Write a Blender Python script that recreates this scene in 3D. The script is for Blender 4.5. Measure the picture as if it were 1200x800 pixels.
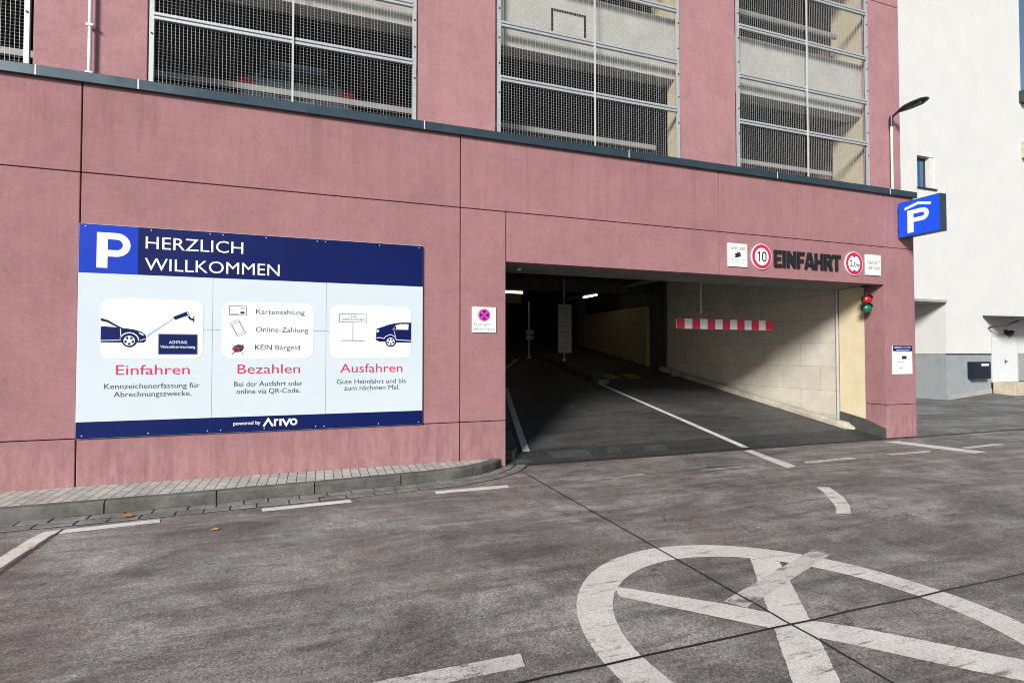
import bpy, bmesh, math, random
from mathutils import Vector, Matrix
from mathutils.geometry import tessellate_polygon
random.seed(7)
R_ = math.radians
S = bpy.context.scene
for o in list(bpy.data.objects): bpy.data.objects.remove(o)

# ------------------------------------------------------------------ camera
cd = bpy.data.cameras.new('camera'); cam = bpy.data.objects.new('camera', cd); S.collection.objects.link(cam)
cd.sensor_width = 36.0; cd.lens = 36.0*640/1200; cd.clip_start = 0.05; cd.clip_end = 3000
rt = Vector((0.941454, -0.337140, 0.0)).normalized(); fw = Vector((0.337040, 0.941177, 0.024302)).normalized(); up = rt.cross(fw)
M = Matrix((rt, up, -fw)).transposed().to_4x4(); M.translation = (0, -7.4446, 1.6)
cam.matrix_world = M; S.camera = cam

# ------------------------------------------------------------------ light
SUNV = Vector((0.95, 1.0, -0.643)).normalized()          # the way the sunlight travels
w = bpy.data.worlds.new('World'); S.world = w; w.use_nodes = True
nt = w.node_tree; nt.nodes.clear()
sk = nt.nodes.new('ShaderNodeTexSky'); sk.sky_type = 'NISHITA'; sk.sun_disc = False
sk.sun_elevation = math.asin(-SUNV.z); sk.sun_rotation = math.atan2(-SUNV.x, -SUNV.y) % (2*math.pi)
sk.air_density = 1.0; sk.dust_density = 0.5; sk.ozone_density = 1.0
bg = nt.nodes.new('ShaderNodeBackground'); bg.inputs['Strength'].default_value = 0.065
wo = nt.nodes.new('ShaderNodeOutputWorld')
nt.links.new(sk.outputs[0], bg.inputs[0]); nt.links.new(bg.outputs[0], wo.inputs[0])
sl = bpy.data.lights.new('sun', 'SUN'); sl.energy = 4.2; sl.angle = R_(14); sl.color = (1.0, 0.955, 0.89)
so = bpy.data.objects.new('sun', sl); S.collection.objects.link(so)
so.rotation_euler = SUNV.to_track_quat('-Z', 'Y').to_euler(); so.location = (-20, -25, 20)
S.view_settings.view_transform = 'Standard'; S.view_settings.look = 'None'; S.view_settings.gamma = 1
S.view_settings.exposure = 0.42
try: S.cycles.filter_width = 1.0
except Exception: pass
S.render.resolution_x = 1024; S.render.resolution_y = 682

# ------------------------------------------------------------------ materials
MATS = {}
class NT:
    def __init__(s, name):
        s.m = bpy.data.materials.new(name); s.m.use_nodes = True; s.t = s.m.node_tree
        s.p = s.t.nodes['Principled BSDF']
    def n(s, typ, **kw):
        q = s.t.nodes.new(typ)
        for k, v in kw.items(): setattr(q, k, v)
        return q
    def l(s, a, b): s.t.links.new(a, b)
    def coord(s, scale=(1, 1, 1), swap=None):
        c = s.n('ShaderNodeTexCoord').outputs['Object']
        if swap:
            sp = s.n('ShaderNodeSeparateXYZ'); s.l(c, sp.inputs[0]); cb = s.n('ShaderNodeCombineXYZ')
            for i, a in enumerate(swap): s.l(sp.outputs[a], cb.inputs[i])
            c = cb.outputs[0]
        mp = s.n('ShaderNodeMapping'); mp.inputs['Scale'].default_value = scale; s.l(c, mp.inputs[0])
        return mp.outputs[0]
    def noise(s, co, scale, detail=4, rough=.6, dist=0):
        q = s.n('ShaderNodeTexNoise'); q.inputs['Scale'].default_value = scale; q.inputs['Detail'].default_value = detail
        q.inputs['Roughness'].default_value = rough; q.inputs['Distortion'].default_value = dist; s.l(co, q.inputs['Vector']); return q.outputs['Fac']
    def ramp(s, fac, stops):
        q = s.n('ShaderNodeValToRGB'); e = q.color_ramp.elements
        while len(e) < len(stops): e.new(.5)
        for a, (p, c) in zip(e, stops): a.position = p; a.color = (c if len(c) == 4 else (*c, 1)) if hasattr(c, '__len__') else (c, c, c, 1)
        s.l(fac, q.inputs[0]); return q.outputs[0]
    def mix(s, fac, a, b, mode='MIX'):
        q = s.n('ShaderNodeMix', data_type='RGBA', blend_type=mode)
        for inp, v in ((q.inputs['Factor'], fac), (q.inputs[6], a), (q.inputs[7], b)):
            if hasattr(v, 'is_output'): s.l(v, inp)
            elif hasattr(v, '__len__'): inp.default_value = (*v, 1) if len(v) == 3 else v
            else: inp.default_value = v
        return q.outputs[2]
    def bump(s, h, strength=.2, dist=.01):
        q = s.n('ShaderNodeBump'); q.inputs['Strength'].default_value = strength; q.inputs['Distance'].default_value = dist
        s.l(h, q.inputs['Height']); s.l(q.outputs[0], s.p.inputs['Normal'])
    def fin(s, col, rough=.8, metal=0., spec=.5):
        if hasattr(col, 'is_output'): s.l(col, s.p.inputs['Base Color'])
        else: s.p.inputs['Base Color'].default_value = (*col, 1)
        if hasattr(rough, 'is_output'): s.l(rough, s.p.inputs['Roughness'])
        else: s.p.inputs['Roughness'].default_value = rough
        s.p.inputs['Metallic'].default_value = metal
        s.p.inputs['Specular IOR Level'].default_value = spec
        MATS[s.m.name] = s.m; return s.m
def plain(name, col, rough=.6, metal=0., var=.12, scale=18, spec=.5):
    s = NT(name); co = s.coord()
    f = s.noise(co, scale, 5); lo = tuple(c*(1-var) for c in col); hi = tuple(min(1, c*(1+var)) for c in col)
    c = s.ramp(f, [(.3, lo), (.7, hi)])
    r = s.ramp(s.noise(co, scale*.6, 3), [(.3, max(0, rough-.08)), (.7, min(1, rough+.08))])
    return s.fin(c, r, metal, spec)
def emit(name, col, st):
    s = NT(name); s.p.inputs['Emission Color'].default_value = (*col, 1); s.p.inputs['Emission Strength'].default_value = st
    return s.fin(col, .5)

def make_pink(name, base):
    s = NT(name); co = s.coord()
    big = s.noise(co, .9, 6, .62, .3); mid = s.noise(co, 5, 6, .65); fine = s.noise(co, 90, 3, .7)
    streak = s.noise(s.coord((7, 7, .5)), 2.2, 5, .6)
    b = base
    c = s.ramp(big, [(.30, tuple(x*.84 for x in b)), (.5, b), (.72, tuple(min(1, x*1.14) for x in b))])
    c = s.mix(.42, c, s.ramp(mid, [(.3, tuple(x*.86 for x in b)), (.7, tuple(min(1, x*1.12) for x in b))]))
    c = s.mix(.16, c, s.ramp(streak, [(.32, .62), (.62, 1.0)]), 'MULTIPLY')
    blot = s.noise(co, 2.1, 8, .72, .8)
    c = s.mix(.38, c, s.ramp(blot, [(.30, .72), (.48, .98), (.70, 1.14)]), 'MULTIPLY')
    pin = s.noise(co, 26, 4, .75)
    c = s.mix(.35, c, s.ramp(pin, [(.30, .70), (.5, 1.), (.70, 1.22)]), 'MULTIPLY')
    c = s.mix(.40, c, s.ramp(fine, [(.32, .62), (.5, .98), (.68, 1.25)]), 'MULTIPLY')
    # rain streaks below the coping, splash and scuffs near the foot of the wall
    sp = s.n('ShaderNodeSeparateXYZ'); s.l(s.n('ShaderNodeTexCoord').outputs['Object'], sp.inputs[0]); zz = sp.outputs[2]
    def band(stops):
        mr = s.n('ShaderNodeMapRange'); mr.inputs[1].default_value = 0; mr.inputs[2].default_value = 6; s.l(zz, mr.inputs[0])
        return s.ramp(mr.outputs[0], stops)
    stk = s.ramp(s.noise(s.coord((5, 5, .22)), 2.4, 6, .72), [(.50, 0.), (.66, .42)])
    c = s.mix(s.mix(1., stk, band([(.48, 0.), (.60, .25), (.775, 1.), (.79, 0.)]), 'MULTIPLY'), c, tuple(x*.60 for x in b))
    ft = s.ramp(s.noise(s.coord((6, 6, 2.)), 1.6, 7, .72), [(.42, 0.), (.62, .7)])
    c = s.mix(s.mix(1., ft, band([(.02, 1.), (.12, .2), (.16, 0.)]), 'MULTIPLY'), c, tuple(min(1, x*1.1+.06) for x in b))
    dk = s.ramp(s.noise(s.coord((8, 8, .8)), 1.3, 6, .7), [(.46, 0.), (.62, .55)])
    c = s.mix(s.mix(1., dk, band([(.0, .9), (.10, .8), (.115, .0)]), 'MULTIPLY'), c, tuple(x*.62 for x in b))
    s.bump(s.noise(co, 140, 3, .7), .25, .004)
    return s.fin(c, .88, 0, .25)
make_pink('pink_concrete', (.318, .161, .172))
make_pink('pink_render', (.37, .198, .213))

def make_asphalt(name, lo, hi, brown, gloss=.72):
    s = NT(name); co = s.coord()
    st = s.coord((.75, 1.25, 1))
    patch = s.noise(st, .9, 9, .68, .5); p2 = s.noise(co, 4.2, 9, .74, .5); grain = s.noise(co, 150, 2, .8); g2 = s.noise(co, 48, 4, .85); speck = s.noise(co, 70, 2, .6)
    c = s.ramp(patch, [(.38, lo), (.50, tuple((a+b)/2 for a, b in zip(lo, hi))), (.60, hi)])
    c = s.mix(s.ramp(s.noise(co, .7, 7, .68, .6), [(.47, 0.), (.60, .8)]), c, brown)
    c = s.mix(.85, c, s.ramp(p2, [(.33, .64), (.47, .95), (.62, 1.20)]), 'MULTIPLY')
    # scuffs, tyre tracks and oily smears
    tr = s.noise(s.coord((.5, 2.2, 1)), 1.5, 7, .68, .9)
    c = s.mix(s.ramp(tr, [(.54, 0.), (.68, .60)]), c, tuple(x*.6 for x in lo))
    c = s.mix(.6, c, s.ramp(g2, [(.36, .62), (.5, 1.), (.64, 1.4)]), 'MULTIPLY')
    for sc_, lo_, hi_ in ((120, .62, 1.42), (60, .84, 1.16)):
        vc = s.n('ShaderNodeTexVoronoi'); vc.inputs['Scale'].default_value = sc_; s.l(co, vc.inputs['Vector'])
        bw = s.n('ShaderNodeRGBToBW'); s.l(vc.outputs['Color'], bw.inputs[0])
        c = s.mix(1., c, s.ramp(bw.outputs[0], [(.15, lo_), (.5, .95), (.85, hi_)]), 'MULTIPLY')
    c = s.mix(s.ramp(speck, [(.62, 0.), (.68, .6)]), c, (.40, .38, .36))
    # narrow curved tyre scuffs
    sc2 = s.n('ShaderNodeTexNoise'); sc2.inputs['Scale'].default_value = .35; s.l(co, sc2.inputs['Vector'])
    ad = s.n('ShaderNodeVectorMath', operation='MULTIPLY_ADD'); s.l(sc2.outputs['Color'], ad.inputs[0]); ad.inputs[1].default_value = (.5, .9, 0); s.l(co, ad.inputs[2])
    mp2 = s.n('ShaderNodeMapping'); mp2.inputs['Scale'].default_value = (.22, 3.2, 1); mp2.inputs['Rotation'].default_value = (0, 0, R_(-6)); s.l(ad.outputs[0], mp2.inputs[0])
    scf = s.noise(mp2.outputs[0], 2.2, 7, .72)
    c = s.mix(s.ramp(scf, [(.53, 0.), (.64, .5)]), c, tuple(x*.55 for x in lo))
    c = s.mix(s.ramp(scf, [(.36, .4), (.46, 0.)]), c, tuple(min(1, x*1.12) for x in hi))
    # small dark spots of oil and gum
    vs_ = s.n('ShaderNodeTexVoronoi'); vs_.inputs['Scale'].default_value = 2.6; s.l(co, vs_.inputs['Vector'])
    rn = s.n('ShaderNodeRGBToBW'); s.l(vs_.outputs['Color'], rn.inputs[0])
    dd = s.n('ShaderNodeMath', operation='ADD'); s.l(vs_.outputs['Distance'], dd.inputs[0]); s.l(s.mix(.12, (0, 0, 0), s.noise(co, 30, 4)), dd.inputs[1])
    c = s.mix(s.mix(1., s.ramp(dd.outputs[0], [(.09, .7), (.13, 0.)]), s.ramp(rn.outputs[0], [(.60, 0.), (.66, 1.)]), 'MULTIPLY'), c, tuple(x*.4 for x in lo))
    # hairline cracks
    vo = s.n('ShaderNodeTexVoronoi', feature='DISTANCE_TO_EDGE'); vo.inputs['Scale'].default_value = .42
    wob = s.n('ShaderNodeVectorMath', operation='ADD'); s.l(co, wob.inputs[0])
    nz = s.n('ShaderNodeTexNoise'); nz.inputs['Scale'].default_value = 2.; nz.inputs['Detail'].default_value = 6; s.l(co, nz.inputs['Vector'])
    s.l(nz.outputs['Color'], wob.inputs[1]); s.l(wob.outputs[0], vo.inputs['Vector'])
    ck = s.mix(1., s.ramp(vo.outputs['Distance'], [(.0, .7), (.006, 0.)]), s.ramp(s.noise(co, .5, 3), [(.5, 0.), (.6, 1.)]), 'MULTIPLY')
    c = s.mix(ck, c, (.012, .011, .011))
    s.bump(s.mix(.5, s.noise(co, 120, 2, .7), s.noise(co, 9, 5)), .5, .006)
    return s.fin(c, s.ramp(patch, [(.3, gloss-.12), (.7, gloss+.14)]), 0, .35)
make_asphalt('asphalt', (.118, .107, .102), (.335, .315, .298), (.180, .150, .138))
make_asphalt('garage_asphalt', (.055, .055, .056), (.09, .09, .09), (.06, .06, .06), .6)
make_asphalt('courtyard_asphalt', (.12, .118, .117), (.27, .266, .26), (.11, .105, .10))
make_asphalt('patch_asphalt', (.032, .036, .037), (.05, .053, .054), (.038, .04, .04), .6)
make_asphalt('patch_light', (.055, .06, .062), (.08, .085, .088), (.065, .066, .068), .6)

def make_paint(name, col, wear=.5):
    s = NT(name); co = s.coord()
    w1 = s.noise(co, 7, 8, .75); w2 = s.noise(co, 95, 3, .8); w3 = s.noise(s.coord((1, 3, 1)), 2.5, 5, .7)
    c = s.ramp(s.noise(co, 3, 5), [(.3, tuple(x*.80 for x in col)), (.7, col)])
    m = s.mix(.5, s.mix(.5, w1, w2), w3)
    k = s.ramp(m, [(wear-.05, 0.92), (wear+.03, 0.)])
    ln = s.noise(s.coord((.6, 4.5, 1)), 3., 6, .75); k = s.mix(s.ramp(ln, [(.56, 0.), (.66, .8)]), k, (1, 1, 1))
    c = s.mix(k, c, (.10, .093, .09))
    c = s.mix(.75, c, s.ramp(s.noise(co, 55, 4, .85), [(.3, .45), (.48, .95), (.7, 1.15)]), 'MULTIPLY')
    c = s.mix(.6, c, s.ramp(s.noise(co, 160, 2, .8), [(.3, .5), (.7, 1.2)]), 'MULTIPLY')
    s.bump(w2, .4, .004)
    return s.fin(c, .7)
make_paint('road_paint', (.86, .82, .77), .415)
make_paint('road_paint_worn', (.74, .70, .66), .46)
make_paint('road_paint_faint', (.50, .47, .455), .50)
make_paint('yellow_paint', (.60, .42, .05), .44)

def make_pavers():
    s = NT('paving_blocks'); co = s.coord()
    br = s.n('ShaderNodeTexBrick'); br.inputs['Scale'].default_value = 1
    br.inputs['Brick Width'].default_value = .205; br.inputs['Row Height'].default_value = .105; br.inputs['Mortar Size'].default_value = .005
    br.inputs['Mortar Smooth'].default_value = .3; br.inputs['Color1'].default_value = (.56, .55, .51, 1); br.inputs['Color2'].default_value = (.44, .43, .40, 1)
    br.inputs['Mortar'].default_value = (.05, .046, .04, 1); br.offset = .5
    mp = s.n('ShaderNodeMapping'); mp.inputs['Rotation'].default_value = (0, 0, R_(90)); s.l(co, mp.inputs[0]); s.l(mp.outputs[0], br.inputs['Vector'])
    c = s.mix(.6, br.outputs['Color'], s.ramp(s.noise(co, 4, 7, .7), [(.3, .62), (.7, 1.15)]), 'MULTIPLY')
    c = s.mix(.4, c, s.ramp(s.noise(co, 150, 2), [(.3, .6), (.7, 1.2)]), 'MULTIPLY')
    s.bump(br.outputs['Fac'], -.6, .006)
    return s.fin(c, .85, 0, .3)
make_pavers()
def make_stone(name, a, b, moss=None, scale=5):
    s = NT(name); co = s.coord()
    c = s.ramp(s.noise(co, scale, 7, .7), [(.3, a), (.7, b)])
    if moss: c = s.mix(s.ramp(s.noise(co, 2.2, 6, .7), [(.42, 0.), (.62, .8)]), c, moss)
    c = s.mix(.55, c, s.ramp(s.noise(co, 130, 3, .8), [(.3, .55), (.7, 1.3)]), 'MULTIPLY')
    s.bump(s.noise(co, 80, 4, .7), .4, .006)
    return s.fin(c, .88, 0, .3)
make_stone('kerb_stone', (.09, .088, .08), (.19, .186, .172), (.062, .064, .052))
make_stone('gutter_stone', (.17, .165, .16), (.32, .31, .30), (.12, .115, .105))
make_stone('joint_dirt', (.04, .037, .033), (.08, .073, .065))
make_stone('beige_stone', (.46, .40, .30), (.60, .54, .42), (.36, .32, .25))
make_stone('ramp_kerb', (.40, .37, .31), (.55, .51, .44), (.28, .26, .22))
make_stone('grey_plinth', (.25, .275, .295), (.31, .335, .355), None, 2)
make_stone('pale_concrete', (.30, .30, .29), (.40, .40, .39), None, 3)
make_stone('dark_plinth', (.045, .048, .044), (.09, .092, .085), None, 4)
make_stone('white_render', (.60, .61, .61), (.66, .665, .66), None, 1.2)
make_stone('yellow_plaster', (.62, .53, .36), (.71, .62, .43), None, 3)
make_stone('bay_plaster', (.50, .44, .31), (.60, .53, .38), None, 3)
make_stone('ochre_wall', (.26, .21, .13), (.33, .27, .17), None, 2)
make_stone('spandrel_concrete', (.46, .455, .42), (.56, .55, .51), (.42, .415, .385), 2)
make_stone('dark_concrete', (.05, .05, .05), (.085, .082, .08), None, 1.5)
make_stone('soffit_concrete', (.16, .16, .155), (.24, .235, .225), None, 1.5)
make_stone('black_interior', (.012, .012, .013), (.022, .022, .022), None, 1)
make_stone('joint_backing', (.05, .03, .035), (.08, .05, .055))  # dark purple backing colour that shows in the open joints between wall panels
def make_blocks():
    s = NT('block_wall'); co = s.coord(swap=(1, 2, 0))
    br = s.n('ShaderNodeTexBrick'); br.inputs['Scale'].default_value = 1; br.inputs['Brick Width'].default_value = 1.02; br.inputs['Row Height'].default_value = .51
    br.inputs['Mortar Size'].default_value = .005; br.inputs['Color1'].default_value = (.60, .56, .49, 1); br.inputs['Color2'].default_value = (.55, .51, .445, 1); br.inputs['Mortar'].default_value = (.36, .33, .28, 1)
    mp = s.n('ShaderNodeMapping'); mp.inputs['Location'].default_value = (.3, .18, 0); s.l(co, mp.inputs[0]); s.l(mp.outputs[0], br.inputs['Vector'])
    o = s.coord()
    c = s.mix(.5, br.outputs['Color'], s.ramp(s.noise(o, 2, 7, .7), [(.3, .7), (.7, 1.15)]), 'MULTIPLY')
    c = s.mix(.5, c, s.ramp(s.noise(o, 110, 3, .8), [(.3, .6), (.7, 1.25)]), 'MULTIPLY')
    s.bump(br.outputs['Fac'], -.5, .006)
    return s.fin(c, .9, 0, .2)
make_blocks()
plain('coping_metal', (.040, .066, .088), .38, .35, .15, 3)
plain('galvanised', (.43, .455, .47), .5, .25, .14, 25)
plain('wire_metal', (.42, .44, .45), .55, .2, .15, 30)
plain('white_metal', (.74, .75, .75), .4, .1, .06, 20)
plain('dark_metal', (.035, .036, .04), .42, .3, .2, 15)
plain('rusty_steel', (.060, .038, .034), .7, .2, .4, 30)
plain('tar', (.012, .012, .013), .55, 0, .3, 30)
plain('sign_white', (.80, .82, .83), .6, 0, .03, 4, spec=.15)
plain('board_blue', (.53, .61, .665), .6, 0, .03, 1.2, spec=.15)
plain('card_white', (.69, .735, .755), .6, 0, .02, 3, spec=.15)
plain('navy', (.001, .008, .085), .6, 0, .12, 2, spec=.15)
plain('tile_blue', (.006, .040, .43), .6, 0, .06, 2, spec=.15)
plain('lightbox_blue', (.004, .07, .78), .3, 0, .05, 3)
plain('letter_white', (.74, .76, .77), .4, 0, .02, 8)
plain('text_red', (.58, .012, .075), .4, 0, .05, 8)
plain('text_grey', (.055, .068, .08), .4, 0, .05, 8)
plain('ink', (.02, .022, .03), .4, 0, .1, 8)
plain('beam_blue', (.30, .42, .60), .4, 0, .05, 8)
plain('sign_red', (.60, .012, .07), .35, 0, .06, 6)
plain('sign_magenta', (.60, .05, .32), .35, 0, .06, 6)
plain('sign_violet', (.045, .01, .30), .35, 0, .06, 6)
plain('letter_black', (.012, .012, .016), .45, 0, .15, 8)
plain('bar_white', (.66, .67, .67), .45, 0, .08, 6)
plain('bar_red', (.55, .01, .05), .4, 0, .08, 6)
plain('board_grey', (.33, .335, .33), .5, 0, .05, 5)
plain('grey_line', (.22, .22, .22), .5, 0, .05, 5)
plain('car_paint', (.44, .56, .68), .3, .0, .1, 3)
plain('car_plastic', (.015, .015, .017), .5, 0, .1, 8)
plain('tail_red', (.85, .04, .10), .15, 0, .05, 8)
plain('tyre', (.014, .014, .014), .8, 0, .1, 20)
plain('plate_white', (.78, .79, .78), .35, 0, .03, 8)
plain('plate_blue', (.01, .06, .45), .35, 0, .03, 8)
plain('canopy_metal', (.045, .05, .054), .4, .3, .1, 10)
plain('door_white', (.64, .66, .68), .4, 0, .03, 5)
plain('frame_grey', (.48, .50, .51), .5, 0, .05, 8)
plain('letterbox_metal', (.012, .020, .034), .35, .3, .15, 10)
plain('leaf_orange', (.42, .14, .03), .6, 0, .3, 30)
plain('leaf_yellow', (.55, .36, .06), .6, 0, .3, 30)
s = NT('window_glass'); s.fin((.03, .10, .22), .06, 0, .8)
s = NT('car_glass'); s.fin((.03, .09, .10), .10, 0, .8)
s = NT('lens_red'); s.p.inputs['Coat Weight'].default_value = .6; s.fin((.42, .006, .010), .15, 0, .6)
s = NT('lens_green'); s.p.inputs['Coat Weight'].default_value = .6; s.fin((.003, .14, .10), .15, 0, .6)
emit('tube_light', (1.0, .82, .52), 4.0)

# ------------------------------------------------------------------ mesh builder
ORI = {}
class MB:
    def __init__(s): s.v = []; s.f = []
    def add(s, vs, fs):
        k = len(s.v); s.v += [tuple(p) for p in vs]; s.f += [tuple(i+k for i in f) for f in fs]; return s
    def box(s, x0, x1, y0, y1, z0, z1):
        return s.add([(x0,y0,z0),(x1,y0,z0),(x1,y1,z0),(x0,y1,z0),(x0,y0,z1),(x1,y0,z1),(x1,y1,z1),(x0,y1,z1)],
                     [(0,3,2,1),(4,5,6,7),(0,1,5,4),(1,2,6,5),(2,3,7,6),(3,0,4,7)])
    def prism(s, loops, fmap, d0, d1):
        # loops: outer outline then holes, 2-D; fmap(u, v, d) -> 3-D point; d0 is the shown face
        loops = [list(map(tuple, L)) for L in loops]
        flat = [p for L in loops for p in L]; n = len(flat)
        tris = tessellate_polygon([[Vector((p[0], p[1], 0)) for p in L] for L in loops])
        vs = [fmap(p[0], p[1], d0) for p in flat] + [fmap(p[0], p[1], d1) for p in flat]
        fs = []
        for t in tris: fs.append(tuple(t)); fs.append(tuple(i+n for i in reversed(t)))
        k = 0
        for L in loops:
            m = len(L)
            for i in range(m):
                a = k+i; b = k+(i+1) % m; fs.append((a, b, b+n, a+n))
            k += m
        return s.add(vs, fs)
    def tube(s, path, r, n=10, caps=True):
        path = [Vector(p) for p in path]; rs = r if hasattr(r, '__len__') else [r]*len(path)
        vs = []; fs = []
        u0 = None
        for i, p in enumerate(path):
            t = (path[min(i+1, len(path)-1)] - path[max(i-1, 0)]).normalized()
            u = (u0 - t*u0.dot(t)).normalized() if u0 else t.orthogonal().normalized(); u0 = u
            b = t.cross(u)
            for k in range(n):
                a = 2*math.pi*k/n; vs.append(p + (u*math.cos(a)+b*math.sin(a))*rs[i])
        for i in range(len(path)-1):
            for k in range(n): fs.append((i*n+k, i*n+(k+1) % n, (i+1)*n+(k+1) % n, (i+1)*n+k))
        if caps: fs.append(tuple(range(n-1, -1, -1))); fs.append(tuple((len(path)-1)*n+k for k in range(n)))
        return s.add(vs, fs)
    def lathe(s, c, axis, prof, n=28):
        # prof: list of (distance along axis, radius)
        return s.tube([Vector(c)+Vector(axis)*d for d, r in prof], [max(r, .0004) for d, r in prof], n)
    def build(s, name, mat, parent=None, bevel=0, smooth=False, kind=None, origin=None):
        me = bpy.data.meshes.new(name)
        o = Vector(origin) if origin else (ORI[parent.name] if parent else Vector((0, 0, 0)))
        me.from_pydata([Vector(p)-o for p in s.v], [], s.f); me.materials.append(MATS[mat])
        bm = bmesh.new(); bm.from_mesh(me); bmesh.ops.recalc_face_normals(bm, faces=bm.faces); bm.to_mesh(me); bm.free()
        ob = bpy.data.objects.new(name, me); S.collection.objects.link(ob)
        if smooth:
            for p in me.polygons: p.use_smooth = True
            try: me.set_sharp_from_angle(angle=R_(40))
            except Exception: pass
        if parent: ob.parent = parent; ob.location = o - ORI[parent.name]
        else: ob.location = o
        ORI[ob.name] = o
        if bevel:
            b = ob.modifiers.new('bevel', 'BEVEL'); b.width = bevel; b.segments = 2; b.limit_method = 'ANGLE'; b.angle_limit = R_(50)
        if kind: ob['kind'] = kind
        return ob
def pieces(mb):
    # one builder per connected piece
    par = list(range(len(mb.v)))
    def find(i):
        while par[i] != i: par[i] = par[par[i]]; i = par[i]
        return i
    for f in mb.f:
        for i in f[1:]: par[find(i)] = find(f[0])
    out = {}
    for f in mb.f: out.setdefault(find(f[0]), []).append(f)
    for fs in out.values():
        ids = sorted({i for f in fs for i in f}); mp = {i: k for k, i in enumerate(ids)}; m = MB()
        m.v = [mb.v[i] for i in ids]; m.f = [tuple(mp[i] for i in f) for f in fs]; yield m
def build_each(mb, *a, **k): return [m.build(*a, **k) for m in pieces(mb)]
def thing(name, loc, label, cat, group=None):
    o = bpy.data.objects.new(name, None); S.collection.objects.link(o); o.location = loc; o.empty_display_size = .2
    ORI[o.name] = Vector(loc); o['label'] = label; o['category'] = cat
    if group: o['group'] = group
    return o
def tag(o, label, cat, group=None):
    o['label'] = label; o['category'] = cat
    if group: o['group'] = group
    return o
FY = lambda u, v, d: (u, d, v)             # a drawing on a wall that faces the street: d is the depth y
GZ = lambda u, v, d: (u, v, d)             # a drawing on the ground
FX = lambda u, v, d: (d, u, v)             # a drawing on a plane x = d
def circ(cx, cy, r, n=40, a0=0, a1=360, ry=None):
    full = abs(a1-a0) >= 360; k = n if full else n+1
    return [(cx+r*math.cos(R_(a0+(a1-a0)*i/n)), cy+(ry or r)*math.sin(R_(a0+(a1-a0)*i/n))) for i in range(k)]
def rrect(x0, x1, y0, y1, r, n=8):
    return circ(x1-r, y1-r, r, n, 0, 90)+circ(x0+r, y1-r, r, n, 90, 180)+circ(x0+r, y0+r, r, n, 180, 270)+circ(x1-r, y0+r, r, n, 270, 360)
def rect(x0, x1, y0, y1): return [(x0, y0), (x1, y0), (x1, y1), (x0, y1)]
def stroke(pts, w, closed=False):
    P = [Vector((p[0], p[1])) for p in pts]; n = len(P); L = []; Rr = []
    for i in range(n):
        a = P[i]-P[i-1] if (i > 0 or closed) else P[1]-P[0]
        b = P[(i+1) % n]-P[i] if (i < n-1 or closed) else P[-1]-P[-2]
        a.normalize(); b.normalize(); na = Vector((-a.y, a.x)); nb = Vector((-b.y, b.x)); m = (na+nb)
        m = m.normalized() if m.length > 1e-6 else na
        k = min(1/max(m.dot(na), .3), 2.2)*w/2
        L.append(tuple(P[i]+m*k)); Rr.append(tuple(P[i]-m*k))
    return [L, Rr[::-1]] if closed else [L+Rr[::-1]]
_tc = {}
def text_geo(body, off=0.0):
    if (body, off) in _tc: return _tc[(body, off)]
    cu = bpy.data.curves.new('t', 'FONT'); cu.body = body; cu.size = 1; cu.offset = off; cu.resolution_u = 3
    ob = bpy.data.objects.new('t', cu); S.collection.objects.link(ob)
    dg = bpy.context.evaluated_depsgraph_get(); me = bpy.data.meshes.new_from_object(ob.evaluated_get(dg))
    r = ([tuple(v.co) for v in me.vertices], [tuple(p.vertices) for p in me.polygons])
    bpy.data.objects.remove(ob); bpy.data.curves.remove(cu); bpy.data.meshes.remove(me); _tc[(body, off)] = r; return r
CAP = max(v[1] for v in text_geo('H')[0])
def put_text(mb, body, x0, x1, base, cap, d, fmap=FY, off=0.0):
    vs, fs = text_geo(body, off)
    a = min(v[0] for v in vs); b = max(v[0] for v in vs); sx = (x1-x0)/(b-a); sy = cap/CAP
    return mb.add([fmap(x0+(v[0]-a)*sx, base+v[1]*sy, d) for v in vs], fs)

# ================================================================== GROUND
RS = .16                                   # slope of the entrance ramp
def ramp_z(y): return RS*max(y, 0)
# one sheet out to the horizon, with a cut where the ramp climbs into the garage
g = MB()
g.add([(-600,-600,0),(600,-600,0),(600,0,0),(-600,0,0)], [(0,1,2,3)])
g.add([(-600,0,0),(-8.,0,0),(-8.,600,0),(-600,600,0),(11,0,0),(600,0,0),(600,600,0),(11,600,0)], [(0,1,2,3),(4,5,6,7)])
g.build('road', 'asphalt', kind='structure')
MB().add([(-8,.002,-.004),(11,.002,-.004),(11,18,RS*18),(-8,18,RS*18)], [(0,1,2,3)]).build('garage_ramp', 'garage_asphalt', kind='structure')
MB().prism([[(11.02,.0),(60,-.4),(60,5.2),(27,5.2),(19,5.4),(11.02,9)]], GZ, .004, .001).build('courtyard', 'courtyard_asphalt', kind='structure')
# sloping apron up to the loading blocks of the white building
MB().add([(20.9,5.55,.0045),(23.25,5.55,.19),(30,5.55,.19),(30,4.9,.16),(23.2,4.9,.15),(22.6,3.0,.0045),(34,3.0,.0045)], [(0,5,4,1),(1,4,3,2),(4,5,6,3)]).build('courtyard_apron', 'courtyard_asphalt', kind='structure')
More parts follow.
